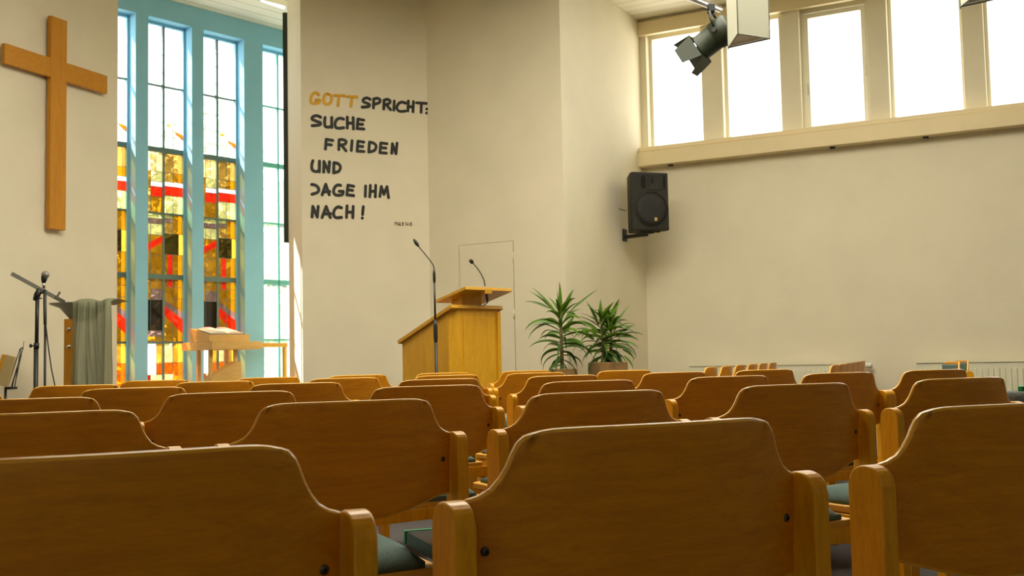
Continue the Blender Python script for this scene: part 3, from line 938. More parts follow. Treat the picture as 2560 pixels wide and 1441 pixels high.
for i in range(6):
    s0 = at_y(2076, 912, 7.7); p = s0 + dirv(68.6) * (i * .60)
    place_chair((p.x, p.y, 0), 68.6, 'beech chair of the row beside the radiator valve, %s' % (['nearest', 'second nearest', 'third nearest', 'fourth nearest', 'fifth nearest', 'farthest'][i]), 'right side row near the radiators')


def back_pad(c):
    b = MB(); b.box((0, -.008, .685), (.36, .03, .22), CUSHION, .012); o = b.build('back_pad'); o.parent = c; o.location = (0, 0, 0)


for i, (px, Y) in enumerate(((2372, 8.1), (2396, 8.85))):
    p = at_y(px, 900, Y)
    c = place_chair((p.x, p.y, 0), 83, 'beech chair with teal back pad by the right radiator, %s' % ('left one' if i == 0 else 'right one'), 'padded chairs by the right radiator')
    back_pad(c)

# ================================================================== THINGS ON CHAIRS


def booklet(name, label, cat, pos, rz, w, d, h, cover, edge=None, page=PAGE):
    root = empty(name, label, cat, pos, radians(rz))
    b = MB(); b.box((0, 0, h / 2), (w - .006, d - .006, h - .004), page); o = b.build('pages'); o.parent = root; o.location = (0, 0, 0)
    b = MB(); b.box((0, 0, h - .001), (w, d, .002), cover, .0005); b.box((0, 0, .001), (w, d, .002), cover, .0005)
    if not edge: b.box((-w / 2, 0, h / 2), (.003, d, h), cover, .0005)
    b.box((0, -d / 2 + .001, h / 2), (w, .003, h), cover, .0005) if edge else None
    o = b.build('cover'); o.parent = root; o.location = (0, 0, 0)
    if edge:
        b = MB()
        b.box((-w / 2 - .001, 0, h / 2), (.006, d + .002, h + .002), edge, .0005)
        b.box((-w / 2 + .006, 0, h), (.013, d, .003), edge, .0005)
        b.box((-w / 2 + .006, -d / 2, h / 2), (.013, .005, h + .001), edge, .0005)
        o = b.build('binding'); o.parent = root; o.location = (0, 0, 0)
    return root


def seat_pt(key, x, y, z):
    c = CHAIRS[key]; p = c.location; X = T * x + N * y
    return (p.x + X.x, p.y + X.y, z)


HA1, HA2 = on_z(1012, 1336, .485), on_z(1110, 1391, .485)
HBR = math.degrees(math.atan2(HA2.y - HA1.y, HA2.x - HA1.x))
HBC = P3(HA1, 0) + dirv(HBR) * .125 + nrm(HBR) * .085
print('HYMN', HA1, HA2, HBR)
booklet('hymn_book', 'dark hymn book with bright green edge on a seat in the second row', 'book', (HBC.x, HBC.y, .463), HBR, .25, .17, .030, DARKG, GREEN)
booklet('booklet', 'pale green booklet on the rightmost seat of the nearest row', 'booklet', seat_pt('C', .02, .20, .471), 27.7 + 20, .22, .15, .004, MINT)
booklet('booklet', 'pale green booklet on the second row seat right of the front centre chair', 'booklet', seat_pt('H', .13, .22, .471), 27.7 - 14, .21, .15, .004, MINT)
booklet('booklet', 'lilac grey booklet on the third row seat in front of the lectern', 'booklet', seat_pt('K', .10, .20, .471), 27.7 + 12, .21, .15, .006, LILAC)
booklet('booklet', 'cream sheet of paper on a third row seat beside the chair gap', 'booklet', seat_pt('L', -.09, .17, .471), 27.7 - 10, .21, .15, .003, CREAMP)
booklet('booklet', 'lilac grey booklet on a fourth row seat close to the lectern', 'booklet', seat_pt('O', .08, .20, .471), 27.7 + 5, .21, .15, .006, LILAC)

# ================================================================== CROSS
PL = L0 - nrm(A_L) * 0.065
LU = dirv(A_L); LN = nrm(A_L)


def lu(x, y):
    p = on_wall(x, y, PL, A_L); return (p - L0).dot(LU), p.z


u0 = lu(126, 300)[0]; u1 = lu(166, 300)[0]
ztop = (lu(124, 38)[1] + lu(163, 50)[1]) / 2; zbt = (lu(126, 573)[1] + lu(168, 576)[1]) / 2
ul = lu(13, 107)[0]; ur = lu(269, 190)[0]
za1 = (lu(13, 107)[1] + lu(269, 190)[1]) / 2; za0 = (lu(14, 158)[1] + lu(269, 235)[1]) / 2
root = empty('wooden_cross', 'large plain oak cross hanging on the left wall', 'cross', L0 + LU * u0 + Vector((0, 0, zbt)))


def lw(u, d, z): return L0 + LU * u - LN * d + Vector((0, 0, z))


b = MB(); b.prism([lw(u0, .065, zbt), lw(u1, .065, zbt), lw(u1, .025, zbt), lw(u0, .025, zbt)], (0, 0, ztop - zbt), OAK, bev=.002); b.build('upright_beam', root)
for a, c in ((ul, u0), (u1, ur)):
    b = MB(); b.prism([lw(a, .062, za0), lw(c, .062, za0), lw(c, .025, za0), lw(a, .025, za0)], (0, 0, za1 - za0), OAKH, bev=.002); b.build('cross_arm', root)
b = MB()
for z in (ztop - .15, zbt + .2): b.box(lw((u0 + u1) / 2, .0125, z), (.05, .025, .05), STEEL, 0, LU, LN)
b.build('wall_mount', root)

# ================================================================== PAINTED VERSE
TU = dirv(A_T); TN = nrm(A_T)
PT = C0 - TN * .0035


def sm(pts):
    """Catmull-Rom smoothing of a stroke"""
    if len(pts) < 3: return pts
    out = []
    P = [pts[0]] + pts + [pts[-1]]
    for i in range(1, len(P) - 2):
        for k in range(6):
            t = k / 6
            out.append(tuple(.5 * ((2 * P[i][j]) + (-P[i - 1][j] + P[i + 1][j]) * t + (2 * P[i - 1][j] - 5 * P[i][j] + 4 * P[i + 1][j] - P[i + 2][j]) * t * t + (-P[i - 1][j] + 3 * P[i][j] - 3 * P[i + 1][j] + P[i + 2][j]) * t ** 3) for j in (0, 1)))
    out.append(pts[-1]); return out


ZS = 1297 / 360.0


def word(strokes, mat, label, width=.030, smooth_mask=None):
    b = MB(); o3 = None
    for si, st in enumerate(strokes):
        curve = st and st[0] == 'c'
        pts = sm(list(st[1:])) if curve else list(st)
        w3 = [on_wall(740 + x / ZS, 200 + y / ZS, PT, A_T) for x, y in pts]
        L = [((p - C0).dot(TU), p.z) for p in w3]
        if len(L) == 1: L.append((L[0][0] + .001, L[0][1]))
        depth = .0035 + .0002 * (si % 7)
        R = width / 2

        def pt(uu, zz): return C0 + TU * uu - TN * depth + Vector((0, 0, zz))
        # ribbon as one outline: left side, end cap, right side, start cap
        left, right = [], []
        n = len(L)
        for i in range(n):
            a = L[max(i - 1, 0)]; c = L[min(i + 1, n - 1)]
            dx, dz = c[0] - a[0], c[1] - a[1]; m_ = hypot(dx, dz) or 1; dx /= m_; dz /= m_
            left.append((L[i][0] - dz * R, L[i][1] + dx * R)); right.append((L[i][0] + dz * R, L[i][1] - dx * R))
        for i in range(n - 1):
            q = [pt(*left[i]), pt(*left[i + 1]), pt(*right[i + 1]), pt(*right[i])]
            b.faces(q, [(0, 1, 2, 3)], mat)
        for cx, cz in ([L[0], L[-1]] if n == len(st) - (1 if curve else 0) or True else []):
            b.faces([pt(cx + R * cos(2 * pi * k / 14), cz + R * sin(2 * pi * k / 14)) for k in range(14)], [tuple(range(14))], mat)
        if not curve:
            for cx, cz in L[1:-1]:
                b.faces([pt(cx + R * cos(2 * pi * k / 14), cz + R * sin(2 * pi * k / 14)) for k in range(14)], [tuple(range(14))], mat)
        # thickness down to the wall
    o = b.build('painted_word')
    sol = o.modifiers.new('thickness', 'SOLIDIFY'); sol.thickness = .002; sol.offset = 0
    tag(o, label, 'lettering', 'painted verse on the wall')
    return o


C = 'c'
word([[C, (205, 135), (190, 118), (165, 118), (140, 145), (132, 180), (140, 207), (170, 212), (205, 205), (213, 180)], [(213, 180), (178, 180)],
      [C, (285, 125), (262, 135), (248, 170), (255, 205), (282, 220), (308, 205), (320, 175), (312, 140), (285, 125)],
      [(345, 140), (435, 142)], [(388, 142), (378, 232)], [(460, 150), (550, 153)], [(505, 152), (495, 238)]], PAINTY, 'ochre yellow word GOTT painted at the top left of the verse')
word([[C, (668, 175), (640, 162), (610, 172), (606, 195), (635, 208), (662, 222), (650, 240), (595, 245)],
      [(700, 175), (697, 252)], [C, (700, 172), (735, 165), (758, 182), (748, 205), (700, 222)],
      [(793, 185), (790, 262)], [C, (793, 182), (825, 175), (848, 190), (838, 212), (793, 225)], [(815, 225), (852, 268)],
      [(885, 190), (881, 272)], [C, (985, 210), (960, 200), (928, 210), (908, 245), (920, 275), (948, 284), (985, 280)],
      [(1012, 190), (1008, 280)], [(1058, 195), (1053, 287)], [(1012, 240), (1056, 243)],
      [(1085, 205), (1175, 212)], [(1130, 208), (1126, 292)], [(1178, 262)], [(1176, 298)]], PAINTK, 'black word SPRICHT with a colon, painted in the top line')
word([[C, (222, 335), (190, 322), (155, 330), (145, 352), (180, 370), (220, 385), (210, 405), (145, 412)],
      [C, (262, 338), (258, 380), (265, 418), (295, 425), (320, 415)], [(322, 338), (322, 428)],
      [C, (428, 352), (400, 345), (370, 355), (352, 390), (358, 425), (385, 435), (430, 430)],
      [(462, 335), (462, 432)], [(515, 340), (517, 442)], [(462, 388), (515, 390)],
      [(558, 352), (550, 438)], [(558, 352), (612, 362)], [(555, 398), (600, 400)], [(550, 438), (612, 442)]], PAINTK, 'black painted word SUCHE in the second line')
word([[(272, 535), (265, 622)], [(272, 535), (332, 545)], [(268, 580), (318, 585)],
      [(388, 540), (385, 628)], [C, (388, 540), (420, 538), (450, 552), (440, 578), (388, 588)], [(410, 588), (450, 638)],
      [(505, 548), (498, 636)], [(558, 552), (550, 640)], [(558, 552), (612, 560)], [(555, 595), (602, 600)], [(550, 640), (612, 645)],
      [(662, 560), (655, 648)], [C, (662, 560), (700, 570), (722, 598), (705, 635), (655, 650)],
      [(765, 568), (755, 655)], [(765, 568), (820, 575)], [(760, 610), (810, 614)], [(755, 655), (815, 660)],
      [(862, 660), (868, 575)], [(868, 575), (900, 665)], [(900, 665), (910, 570)]], PAINTK, 'black painted word FRIEDEN in the indented third line')
word([[C, (152, 728), (142, 770), (148, 810), (180, 826), (210, 815)], [(212, 732), (210, 828)],
      [(250, 830), (252, 735)], [(252, 735), (295, 830)], [(295, 830), (302, 738)],
      [(342, 745), (340, 832)], [C, (342, 745), (380, 755), (400, 785), (385, 822), (340, 836)]], PAINTK, 'black painted word UND in the fourth line')
word([[C, (142, 942), (180, 950), (205, 980), (195, 1012), (145, 1030)],
      [(268, 940), (235, 1035)], [(268, 940), (300, 1035)], [(245, 1008), (305, 1006)],
      [C, (402, 950), (370, 948), (345, 975), (340, 1015), (365, 1038), (415, 1034), (425, 1005)], [(425, 1005), (390, 1003)],
      [(468, 948), (458, 1035)], [(468, 948), (520, 958)], [(463, 990), (510, 995)], [(458, 1035), (520, 1042)]], PAINTK, 'black painted word JAGE at the start of the fifth line')
word([[(628, 955), (624, 1050)], [(670, 950), (665, 1052)], [(718, 950), (714, 1054)], [(667, 1003), (716, 1003)],
      [(755, 1050), (768, 960)], [(768, 960), (792, 1030)], [(792, 1030), (820, 962)], [(820, 962), (834, 1060)]], PAINTK, 'black painted word IHM at the end of the fifth line')
word([[(145, 1235), (152, 1140)], [(152, 1140), (192, 1235)], [(192, 1235), (200, 1140)],
      [(272, 1140), (235, 1240)], [(272, 1140), (310, 1240)], [(248, 1208), (312, 1205)],
      [C, (410, 1152), (375, 1145), (345, 1175), (340, 1215), (360, 1240), (410, 1238)],
      [(460, 1135), (455, 1238)], [(515, 1140), (512, 1242)], [(457, 1190), (514, 1192)]], PAINTK, 'black painted word NACH in the last line')
word([[(607, 1142), (600, 1212)], [(597, 1245)]], PAINTK, 'black painted exclamation mark at the end of the last line')
# small reference line
x0 = 892
small = []
GL = {'P': [[(0, 0), (0, 1)], [(0, 0), (.8, .1), (.8, .45), (0, .5)]], 'S': [[(.8, 0), (0, .15), (.7, .6), (.6, .95), (0, 1)]], 'A': [[(0, 1), (.4, 0), (.8, 1)], [(.15, .65), (.65, .65)]],
      'L': [[(0, 0), (0, 1), (.6, 1)]], 'M': [[(0, 1), (.1, 0), (.45, .6), (.8, 0), (.9, 1)]], '3': [[(0, 0), (.7, .05), (.3, .45), (.7, .75), (0, 1)]],
      '4': [[(.5, 1), (.5, 0), (0, .65), (.8, .65)]], ':': [[(.2, .35)], [(.2, .8)]], '1': [[(.3, 0), (.3, 1)]], '5': [[(.8, 0), (.1, 0), (.1, .45), (.75, .6), (.6, .95), (0, 1)]]}
for ch in 'PSALM 34:15':
    if ch == ' ': x0 += 9; continue
    for st in GL[ch]: small.append([(x0 + px * 13, 1282 + py * 28 + (x0 - 892) * .03) for px, py in st])
    x0 += 9 if ch in ':1' else (20 if ch == 'M' else 16)
word(small, PAINTB, 'small brown reference PSALM 34:15 below the verse', .0052)

# ================================================================== LECTERN
LX, LY = dirv(45), nrm(45)      # LX: along the audience side, LY: away behind it
lc = at_y(1130, 765, 8.2); lc = P3(lc, 0)


def lp(x, y, z): return lc + LX * x + LY * y + Vector((0, 0, z))


root = empty('lectern', 'maple wood lectern with sloping top standing in front of the cream wall', 'lectern', lc)
zt_, zb_ = 1.285, 1.045
b = MB()
ch = .045
W_, D_ = .50, .60


def topz(y): return zt_ + (zb_ - zt_) * y / D_


poly = [(ch, 0), (W_, 0), (W_, D_), (0, D_), (0, ch)]
P = [lp(x, y, 0) for x, y in poly] + [lp(x, y, topz(y)) for x, y in poly]
b.faces(P, [(0, 1, 2, 3, 4), (9, 8, 7, 6, 5)] + [(i, (i + 1) % 5, 5 + (i + 1) % 5, 5 + i) for i in range(5)], MAPLE)
b.build('body', root)
b = MB()  # raised panel and edge strips on the audience side
b.box(lp(.275, -.004, .62), (.33, .008, 1.22), MAPLE, .002, LX, LY)
b.build('front_panel', root)
b = MB(); b.box(lp(.482, -.008, .635), (.036, .02, 1.27), MAPLE, .003, LX, LY); b.build('edge_post', root)
# sloping cover board
b = MB(); sl = (zb_ - zt_) / D_
Ys = (LY + Vector((0, 0, sl))).normalized(); Zs = LX.cross(Ys).normalized()
if Zs.z < 0: Zs = -Zs
cc = lp(W_ / 2, D_ / 2, topz(D_ / 2)) + Zs * .016
b.box(cc, (W_ + .05, D_ / cos(math.atan(-sl)) + .05, .03), MAPLEH, .003, LX, Ys, Zs); b.build('cover_board', root)
# neck block
e1 = P3(at_y(1163, 712, 8.15), 0)
b = MB()
nk = lp(.23, .16, 0)
b.prism([lp(.13, .03, 1.26), lp(.34, .03, 1.26), lp(.34, .15, 1.20), lp(.13, .15, 1.20)], (0, 0, .17), MAPLE, bev=.002); b.build('neck_block', root)
# reading desk
sd_ = -.083 / .336
Yd = (LY + Vector((0, 0, sd_))).normalized(); Zd = LX.cross(Yd).normalized()
if Zd.z < 0: Zd = -Zd
dc = P3(e1, 1.455) + LX * .248 + Yd * .175 - Zd * .012
b = MB(); b.box(dc, (.50, .35, .026), MAPLEH, .003, LX, Yd, Zd); b.build('reading_desk', root)
# microphone block and gooseneck of the lectern
mb0 = P3(e1, 0) + LX * .20 + LY * .03
b = MB(); mbp = on_wall(1216, 729, P3(e1, 0) + LY * .02, 45); b.box(mbp, (.075, .05, .04), MAPLEH, .002, LX, LY); b.build('cable_block', root)
g = [on_wall(x, y, P3(e1, 0) + LY * .03, 45) for x, y in ((1213, 716), (1210, 700), (1202, 684), (1192, 669), (1182, 658))]
mic = empty('gooseneck_microphone', 'short black gooseneck microphone on the lectern desk', 'microphone', g[0])
b = MB(); b.tube(sm([tuple(p) for p in g][:]) if False else g, .0038, BLACK, 8); b.build('gooseneck', mic)
dv = (g[-1] - g[-2]).normalized()
b = MB(); b.lathe(g[-1] - dv * .003, [(.004, 0), (.012, .006), (.016, .018), (.014, .034), (.006, .042)], BLACKP, 14, dv); b.build('windscreen', mic)
h = [on_wall(x, y, P3(e1, 0) + LY * .02, 45) for x, y in ((1216, 735), (1218, 748), (1219, 757), (1213, 762), (1207, 764))]
b = MB(); b.tube(h[:3], [.009, .011, .005], BLACK, 8); b.tube(h[2:], .004, BLACK, 6); b.build('plug', mic)

# ================================================================== TALL MICROPHONE STAND
q = [at_y(x, y, 8.1) for x, y in ((1093, 935), (1086, 700), (1085, 672))]
base = P3(at_y(1094, 960, 8.1), 0)
root = empty('microphone_stand', 'slim black microphone stand with bent gooseneck left of the lectern', 'microphone stand', base)
b = MB(); b.lathe(base, [(.11, 0), (.11, .008), (.045, .018), (.015, .03)], BLACK, 28); b.build('round_base', root)
z1 = at_y(1088, 830, 8.1).z; z2 = at_y(1087, 705, 8.1).z; z3_ = at_y(1085, 672, 8.1).z
xt = at_y(1085, 672, 8.1).x
def sp(z): return base + Vector(((xt - base.x) * z / z3_, 0, z))
b = MB(); b.tube([sp(.02), sp(z1 - .05)], .0115, BLACK, 12); b.build('lower_pole', root)
b = MB(); b.tube([sp(z1 - .08), sp(z1 - .05), sp(z1 + .04), sp(z1 + .09)], [.012, .016, .016, .010], BLACK, 12); b.build('clutch', root)
b = MB(); b.tube([sp(z1 + .08), sp(z2)], .0075, BLACK, 10); b.build('upper_pole', root)
b = MB(); b.tube([sp(z2 - .005), sp(z2 + .03), sp(z3_ - .03), sp(z3_ + .005)], [.009, .011, .010, .004], BLACK, 12); b.build('mic_holder', root)
g = [at_y(x, y, 8.1) for x, y in ((1085, 672), (1083.5, 664), (1078, 655), (1062, 635), (1046, 616))]
b = MB(); b.tube(g, .0042, BLACK, 8); b.build('gooseneck', root)
dv = (g[-1] - g[-2]).normalized(); e = at_y(1033, 597, 8.1)
L_ = (e - g[-1]).length
b = MB(); b.lathe(g[-1] - dv * .005, [(.004, 0), (.010, .01), (.0145, .03), (.0125, L_ * .7), (.008, L_ - .004), (.004, L_)], BLACKP, 14, (e - g[-1])); b.build('microphone_head', root)

# ================================================================== ALTAR STAND WITH BIBLE
AX, AY = dirv(43), nrm(43)
ac = P3(at_y(530, 860, 10.3), 0)


def ap(x, y, z): return ac + AX * x + AY * y + Vector((0, 0, z))


root = empty('altar_table', 'pale beech altar table with thick square top in the niche opening', 'table', ac)
b = MB(); b.box(ap(.268, .315, 1.085), (.536, .63, .078), ALTARW, .003, AX, AY); b.build('tabletop', root)
b = MB(); b.prism([ap(.02, .06, .0), ap(.34, .06, .0), ap(.34, .06, .93), ap(.30, .06, .93), ap(.05, .06, .80), ap(.02, .06, .78)], AY * .14, ALTARW, bev=.002); b.build('base_panel', root)
for (x, y) in ((.05, .13), (.31, .12), (.36, .40), (.09, .45)):
    b = MB(); b.box(ap(x, y, .52), (.035, .035, 1.05), ALTARW, .002, AX, AY); b.build('leg', root)
# book rest
root = empty('book_rest', 'wedge shaped beech book rest on top of the altar table', 'book rest', ap(0, 0, 1.125))
bx0, bx1, by0, by1 = .0, .42, .06, .45
zlo = 1.125
P = [ap(bx0, by0, zlo), ap(bx1, by0, zlo), ap(bx1, by1, zlo), ap(bx0, by1, zlo), ap(bx0, by0, zlo + .062), ap(bx1, by0, zlo + .062), ap(bx1, by1, zlo + .135), ap(bx0, by1, zlo + .135)]
b = MB(); b.faces(P, [(3, 2, 1, 0), (4, 5, 6, 7), (0, 1, 5, 4), (1, 2, 6, 5), (2, 3, 7, 6), (3, 0, 4, 7)], ALTARW); b.build('wedge', root)
b = MB(); b.box(ap((bx0 + bx1) / 2, by0 - .008, zlo + .034), (bx1 - bx0 + .01, .016, .068), ALTARW, .002, AX, AY); b.build('front_lip', root)
# open bible
sl = (.135 - .062) / (by1 - by0)
Yb = (AY + Vector((0, 0, sl))).normalized(); Zb = AX.cross(Yb).normalized()
if Zb.z < 0: Zb = -Zb
bc = ap((bx0 + bx1) / 2, by0 + .02, zlo + .062 + .02 * sl + .002)
root = empty('open_bible', 'large open bible lying on the book rest in bright sunlight', 'book', bc)
b = MB(); b.box(bc + Yb * .14 + Zb * .004, (.37, .285, .005), NAVY, .001, AX, Yb, Zb); b.build('cover', root)
for s in (-1, 1):
    prof = [(0, .012), (.02, .024), (.06, .032), (.11, .029), (.15, .020), (.175, .009)]
    poly = [bc + AX * (s * x) + Zb * z + Yb * .005 for x, z in prof] + [bc + AX * (s * .178) + Zb * .007 + Yb * .005, bc + Zb * .007 + Yb * .005]
    b = MB(); b.prism(poly, Yb * .27, PAGE); b.build('page_block', root)

# slim wooden side table under the clear window
tq = bw(0, -.32, 0)
e0 = on_wall(574, 858, tq, A_B); e1_ = on_wall(719, 859, tq, A_B); zt_t = (on_wall(690, 858, tq, A_B)).z
e0, e1_ = P3(e0, 0), P3(e1_, 0)
root = empty('side_table', 'slim wooden side table under the clear window behind the altar table', 'table', e0)
b = MB(); b.prism([P3(e0, zt_t - .045), P3(e1_, zt_t - .045), P3(e1_, zt_t - .045) + BN * .22, P3(e0, zt_t - .045) + BN * .22], (0, 0, .045), MAPLEH, bev=.003); b.build('tabletop', root)
for p in (e0 + BU * .02, e1_ - BU * .02):
    for d_ in (.03,):
        b = MB(); b.box(P3(p, (zt_t - .045) / 2) + BN * d_, (.034, .034, zt_t - .047), MAPLE, .002, BU, BN); b.build('leg', root)

# dark narrow panel hanging at the right side of the niche opening
jp = C0 + TN * .50
root = empty('projection_screen', 'dark folded screen edge hanging beside the sunlit niche jamb', 'screen', P3(jp, 2.1))
pa = P3(at_y(708, 300, 10.85), 0); pb = P3(at_y(719, 300, 10.85), 0)
b = MB(); b.prism([P3(pa, 2.12), P3(pb, 2.12), P3(pb, 2.12) + Vector((.12, .22, 0)), P3(pa, 2.12) + Vector((.10, .22, 0))], (0, 0, 2.37), GREENB, bev=.003); b.build('screen_case', root)
# glowing panel added to stand in for bright patches at the niche ceiling
pc = on_z(684, 8, HA)
b = MB(); c4 = [on_z(x, y, HA - .012) for x, y in ((652, -6), (712, 12), (712, 24), (652, 4))]
m, n_, l_, b_ = new_mat('niche_lamp_diffuser')
b_.inputs['Emission Color'].default_value = (1, .93, .8, 1); b_.inputs['Emission Strength'].default_value = 1.6
t_ = n_.new('ShaderNodeTexCoord')
b.faces(c4 + [p + Vector((0, 0, .011)) for p in c4], [(0, 1, 2, 3), (7, 6, 5, 4), (0, 4, 5, 1), (1, 5, 6, 2), (2, 6, 7, 3), (3, 7, 4, 0)], m)
tag(b.build('ceiling_light'), 'bright flat light panel on the niche ceiling', 'ceiling light')

# ================================================================== LEFT SIDE: stands, cloth lectern
Yl = 7.9
# music stand with plate seen edge-on
pt0 = P3(at_y(90, 985, Yl), 0)
root = empty('music_stand', 'black music stand with tilted grey plate below the cross', 'music stand', pt0)
zt1 = at_y(92, 745, Yl).z
b = MB(); b.tube([P3(at_y(90, 900, Yl), .05), P3(at_y(90, 900, Yl), at_y(90, 860, Yl).z)], .0165, BLACK, 12); b.build('lower_tube', root)
b = MB(); b.tube([P3(at_y(91, 900, Yl), at_y(91, 870, Yl).z), P3(at_y(92, 900, Yl), zt1)], .0135, BLACK, 12); b.build('upper_tube', root)
b = MB(); b.tube([at_y(91, 872, Yl), at_y(91, 858, Yl)], .019, BLACK, 12); b.tube([at_y(89, 865, Yl), at_y(78, 865, Yl)], .005, BLACK, 8); b.lathe(at_y(80, 865, Yl), [(.004, 0), (.014, .004), (.014, .014), (.004, .018)], BLACK, 10, Vector((-1, 0, 0))); b.build('height_clamp', root)
b = MB()
for a in (90, 210, 330):
    b.tube([P3(pt0, .20), P3(pt0, .10) + Vector((.15 * cos(radians(a)), .15 * sin(radians(a)), 0)), P3(pt0, .012) + Vector((.30 * cos(radians(a)), .30 * sin(radians(a)), 0))], .009, BLACK, 8)
b.build('tripod_feet', root)
b = MB(); b.tube([at_y(88, 752, Yl), at_y(93, 738, Yl), at_y(99, 722, Yl)], [.018, .024, .016], BLACK, 12); b.tube([at_y(93, 735, Yl), at_y(108, 730, Yl)], .012, BLACK, 8); b.tube([at_y(94, 748, Yl), at_y(105, 746, Yl)], .005, BLACK, 8); b.build('tilt_joint', root)
p1, p2 = at_y(28, 684, Yl), at_y(137, 743, Yl)
d1 = (p2 - p1).normalized(); d3 = d1.cross(Vector((0, 1, 0))).normalized()
yd = (Vector((0, 1, 0)) + d3 * .0).normalized()
b = MB(); vw = ((p1 + p2) / 2 - EYE).normalized(); vw = (vw - d1 * vw.dot(d1)).normalized(); d3 = d1.cross(vw)
b.box((p1 + p2) / 2 + vw * .11, ((p2 - p1).length, .22, .030), GREYM, .003, d1, vw, d3); b.build('music_plate', root)
b = MB(); zz_ = (at_y(149, 727, Yl) - at_y(139, 746, Yl)).normalized(); zz_ = (zz_ - vw * zz_.dot(vw)).normalized()
b.box(at_y(143, 737, Yl) + vw * .02, (.003, .04, .055), GREYM, .001, zz_.cross(vw), vw, zz_); b.build('paper_ledge', root)
# vocal microphone stand
Ym = 7.6
base = P3(at_y(114, 985, Ym), 0)
root = empty('microphone_stand', 'straight black stand with a vocal microphone on top, below the cross', 'microphone stand', base)
b = MB(); b.lathe(base, [(.13, 0), (.13, .01), (.03, .03), (.014, .06)], BLACK, 24); b.build('round_base', root)
b = MB(); b.tube([P3(at_y(113, 980, Ym), .05), at_y(113, 806, Ym)], .0085, BLACK, 10); b.build('lower_pole', root)
b = MB(); b.tube([at_y(113, 812, Ym), at_y(112.5, 790, Ym), at_y(112, 724, Ym)], [.0105, .0115, .0115], BLACK, 10); b.build('upper_pole', root)
b = MB(); b.tube([at_y(109, 722, Ym), at_y(109, 706, Ym)], [.011, .010], STEEL, 10); b.build('mic_clip', root)
b = MB(); b.tube([at_y(109, 708, Ym), at_y(110, 700, Ym), at_y(111.5, 690, Ym)], [.012, .020, .023], BLACK, 14); b.build('mic_body', root)
cb = at_y(113, 686, Ym)
b = MB(); b.lathe(cb + Vector((-.002, 0, -.022)), [(.018, 0), (.026, .008), (.027, .02), (.023, .033), (.013, .042), (.002, .045)], GREYM, 16, Vector((.2, 0, 1))); b.build('mic_grille', root)
b = MB(); b.tube([at_y(114, 760, Ym) - Vector((0, .02, 0)), at_y(116, 800, Ym) - Vector((0, .02, 0)), at_y(121, 870, Ym), at_y(129, 925, Ym), at_y(138, 968, Ym), at_y(150, 1010, Ym)], .004, BLACK, 6); b.build('cable', root)

# wooden post with grey dish under a sheer cloth
Yw = 8.3
wl_, wr_ = at_y(160, 880, Yw), at_y(184, 880, Yw)
ztp = at_y(165, 798, Yw).z
pc = P3((wl_ + wr_) / 2, 0)
root = empty('side_lectern', 'wooden side lectern with a grey tray beside the left wall edge', 'lectern', pc)
WX = Vector((1, 0, 0)); wid = wr_.x - wl_.x
b = MB(); b.box(P3(pc, ztp / 2) + Vector((0, .02, 0)), (wid, .05, ztp), OAK, .003); b.build('side_board', root)
pr_ = P3(at_y(272, 880, Yw + .2), 0)
b = MB(); b.box(P3(pr_, ztp / 2), (.03, .05, ztp), OAK, .003); b.build('side_board', root)
b = MB(); b.box(P3((pc + pr_) / 2, .05) + Vector((0, .05, 0)), (.42, .3, .06), OAK, .004); b.build('foot_board', root)
for y in (823, 867):
    p = at_y(173, y, Yw) + Vector((0, -.006, 0))
    b = MB(); b.lathe(p, [(.017, 0), (.0165, .008), (.010, .014), (.002, .016)], STEEL, 16, Vector((0, -1, 0))); b.build('bolt', root)
# tray: shallow dish on tapered bowl
b = MB()
tr0, tr1 = at_y(125, 755, Yw + .06), at_y(286, 760, Yw + .06)
ctr = (tr0 + tr1) / 2; hw_ = (tr1.x - tr0.x) / 2
ring = lambda f, z, ky=.6: [Vector((ctr.x + .0 + hw_ * f * cos(2 * pi * k / 28), ctr.y + hw_ * ky * f * sin(2 * pi * k / 28), z)) for k in range(28)]
rs = [ring(1.0, ctr.z), ring(1.0, ctr.z - .010), ring(.68, ctr.z - .04), ring(.36, ctr.z - .13), ring(.30, ctr.z - .145), ring(.30, ctr.z - .13), ring(.62, ctr.z - .02), ring(.94, ctr.z)]
vs = [[b.bm.verts.new(p) for p in r] for r in rs]; gi = b.mi(GREYM)
for i in range(len(vs) - 1):
    for k in range(28):
        f = b.bm.faces.new((vs[i][k], vs[i][(k + 1) % 28], vs[i + 1][(k + 1) % 28], vs[i + 1][k])); f.smooth = True
f = b.bm.faces.new([vs[4][k] for k in range(28)][::-1])
b.build('grey_tray', root)
# cloth draped over the right part
b = MB()
rd = random.Random(3)
cx0, cx1 = at_y(183, 800, Yw - .25).x, at_y(290, 800, Yw - .25).x
NXc, NZc = 70, 26; zt0 = at_y(230, 752, Yw - .25).z
vs = []
for i in range(NXc + 1):
    a = i / NXc
    colv = []
    for j in range(NZc + 1):
        bfr = j / NZc
        # first part lies over the tray, then hangs
        fold = (.030 * sin(a * 14 + 1.8 * sin(a * 6) + .9 * bfr) + .012 * sin(a * 33 + bfr * 4) + .006 * sin(a * 71 + 2 * sin(bfr * 5))) * min(1, bfr * 1.4)
        if j < 6:
            s_ = j / 6
            y = Yw + .12 - .42 * s_; z = zt0 + .012 * sin(a * 9) - .004 + .016 * sin(pi * s_)
            x = cx0 + (cx1 - cx0) * (.05 + .88 * a)
        else:
            s_ = (j - 6) / (NZc - 6)
            y = Yw - .30 + fold; z = zt0 - .01 - (zt0 - .28) * s_
            spread = (.88 + .12 * min(1, s_ * 2.2))
            x = cx0 + (cx1 - cx0) * (.5 + (a - .5) * spread - .02 * (1 - s_)) + .01 * sin(s_ * 4 + a * 9)
        colv.append(b.bm.verts.new((x, y, z)))
    vs.append(colv)
b.mi(CLOTH)
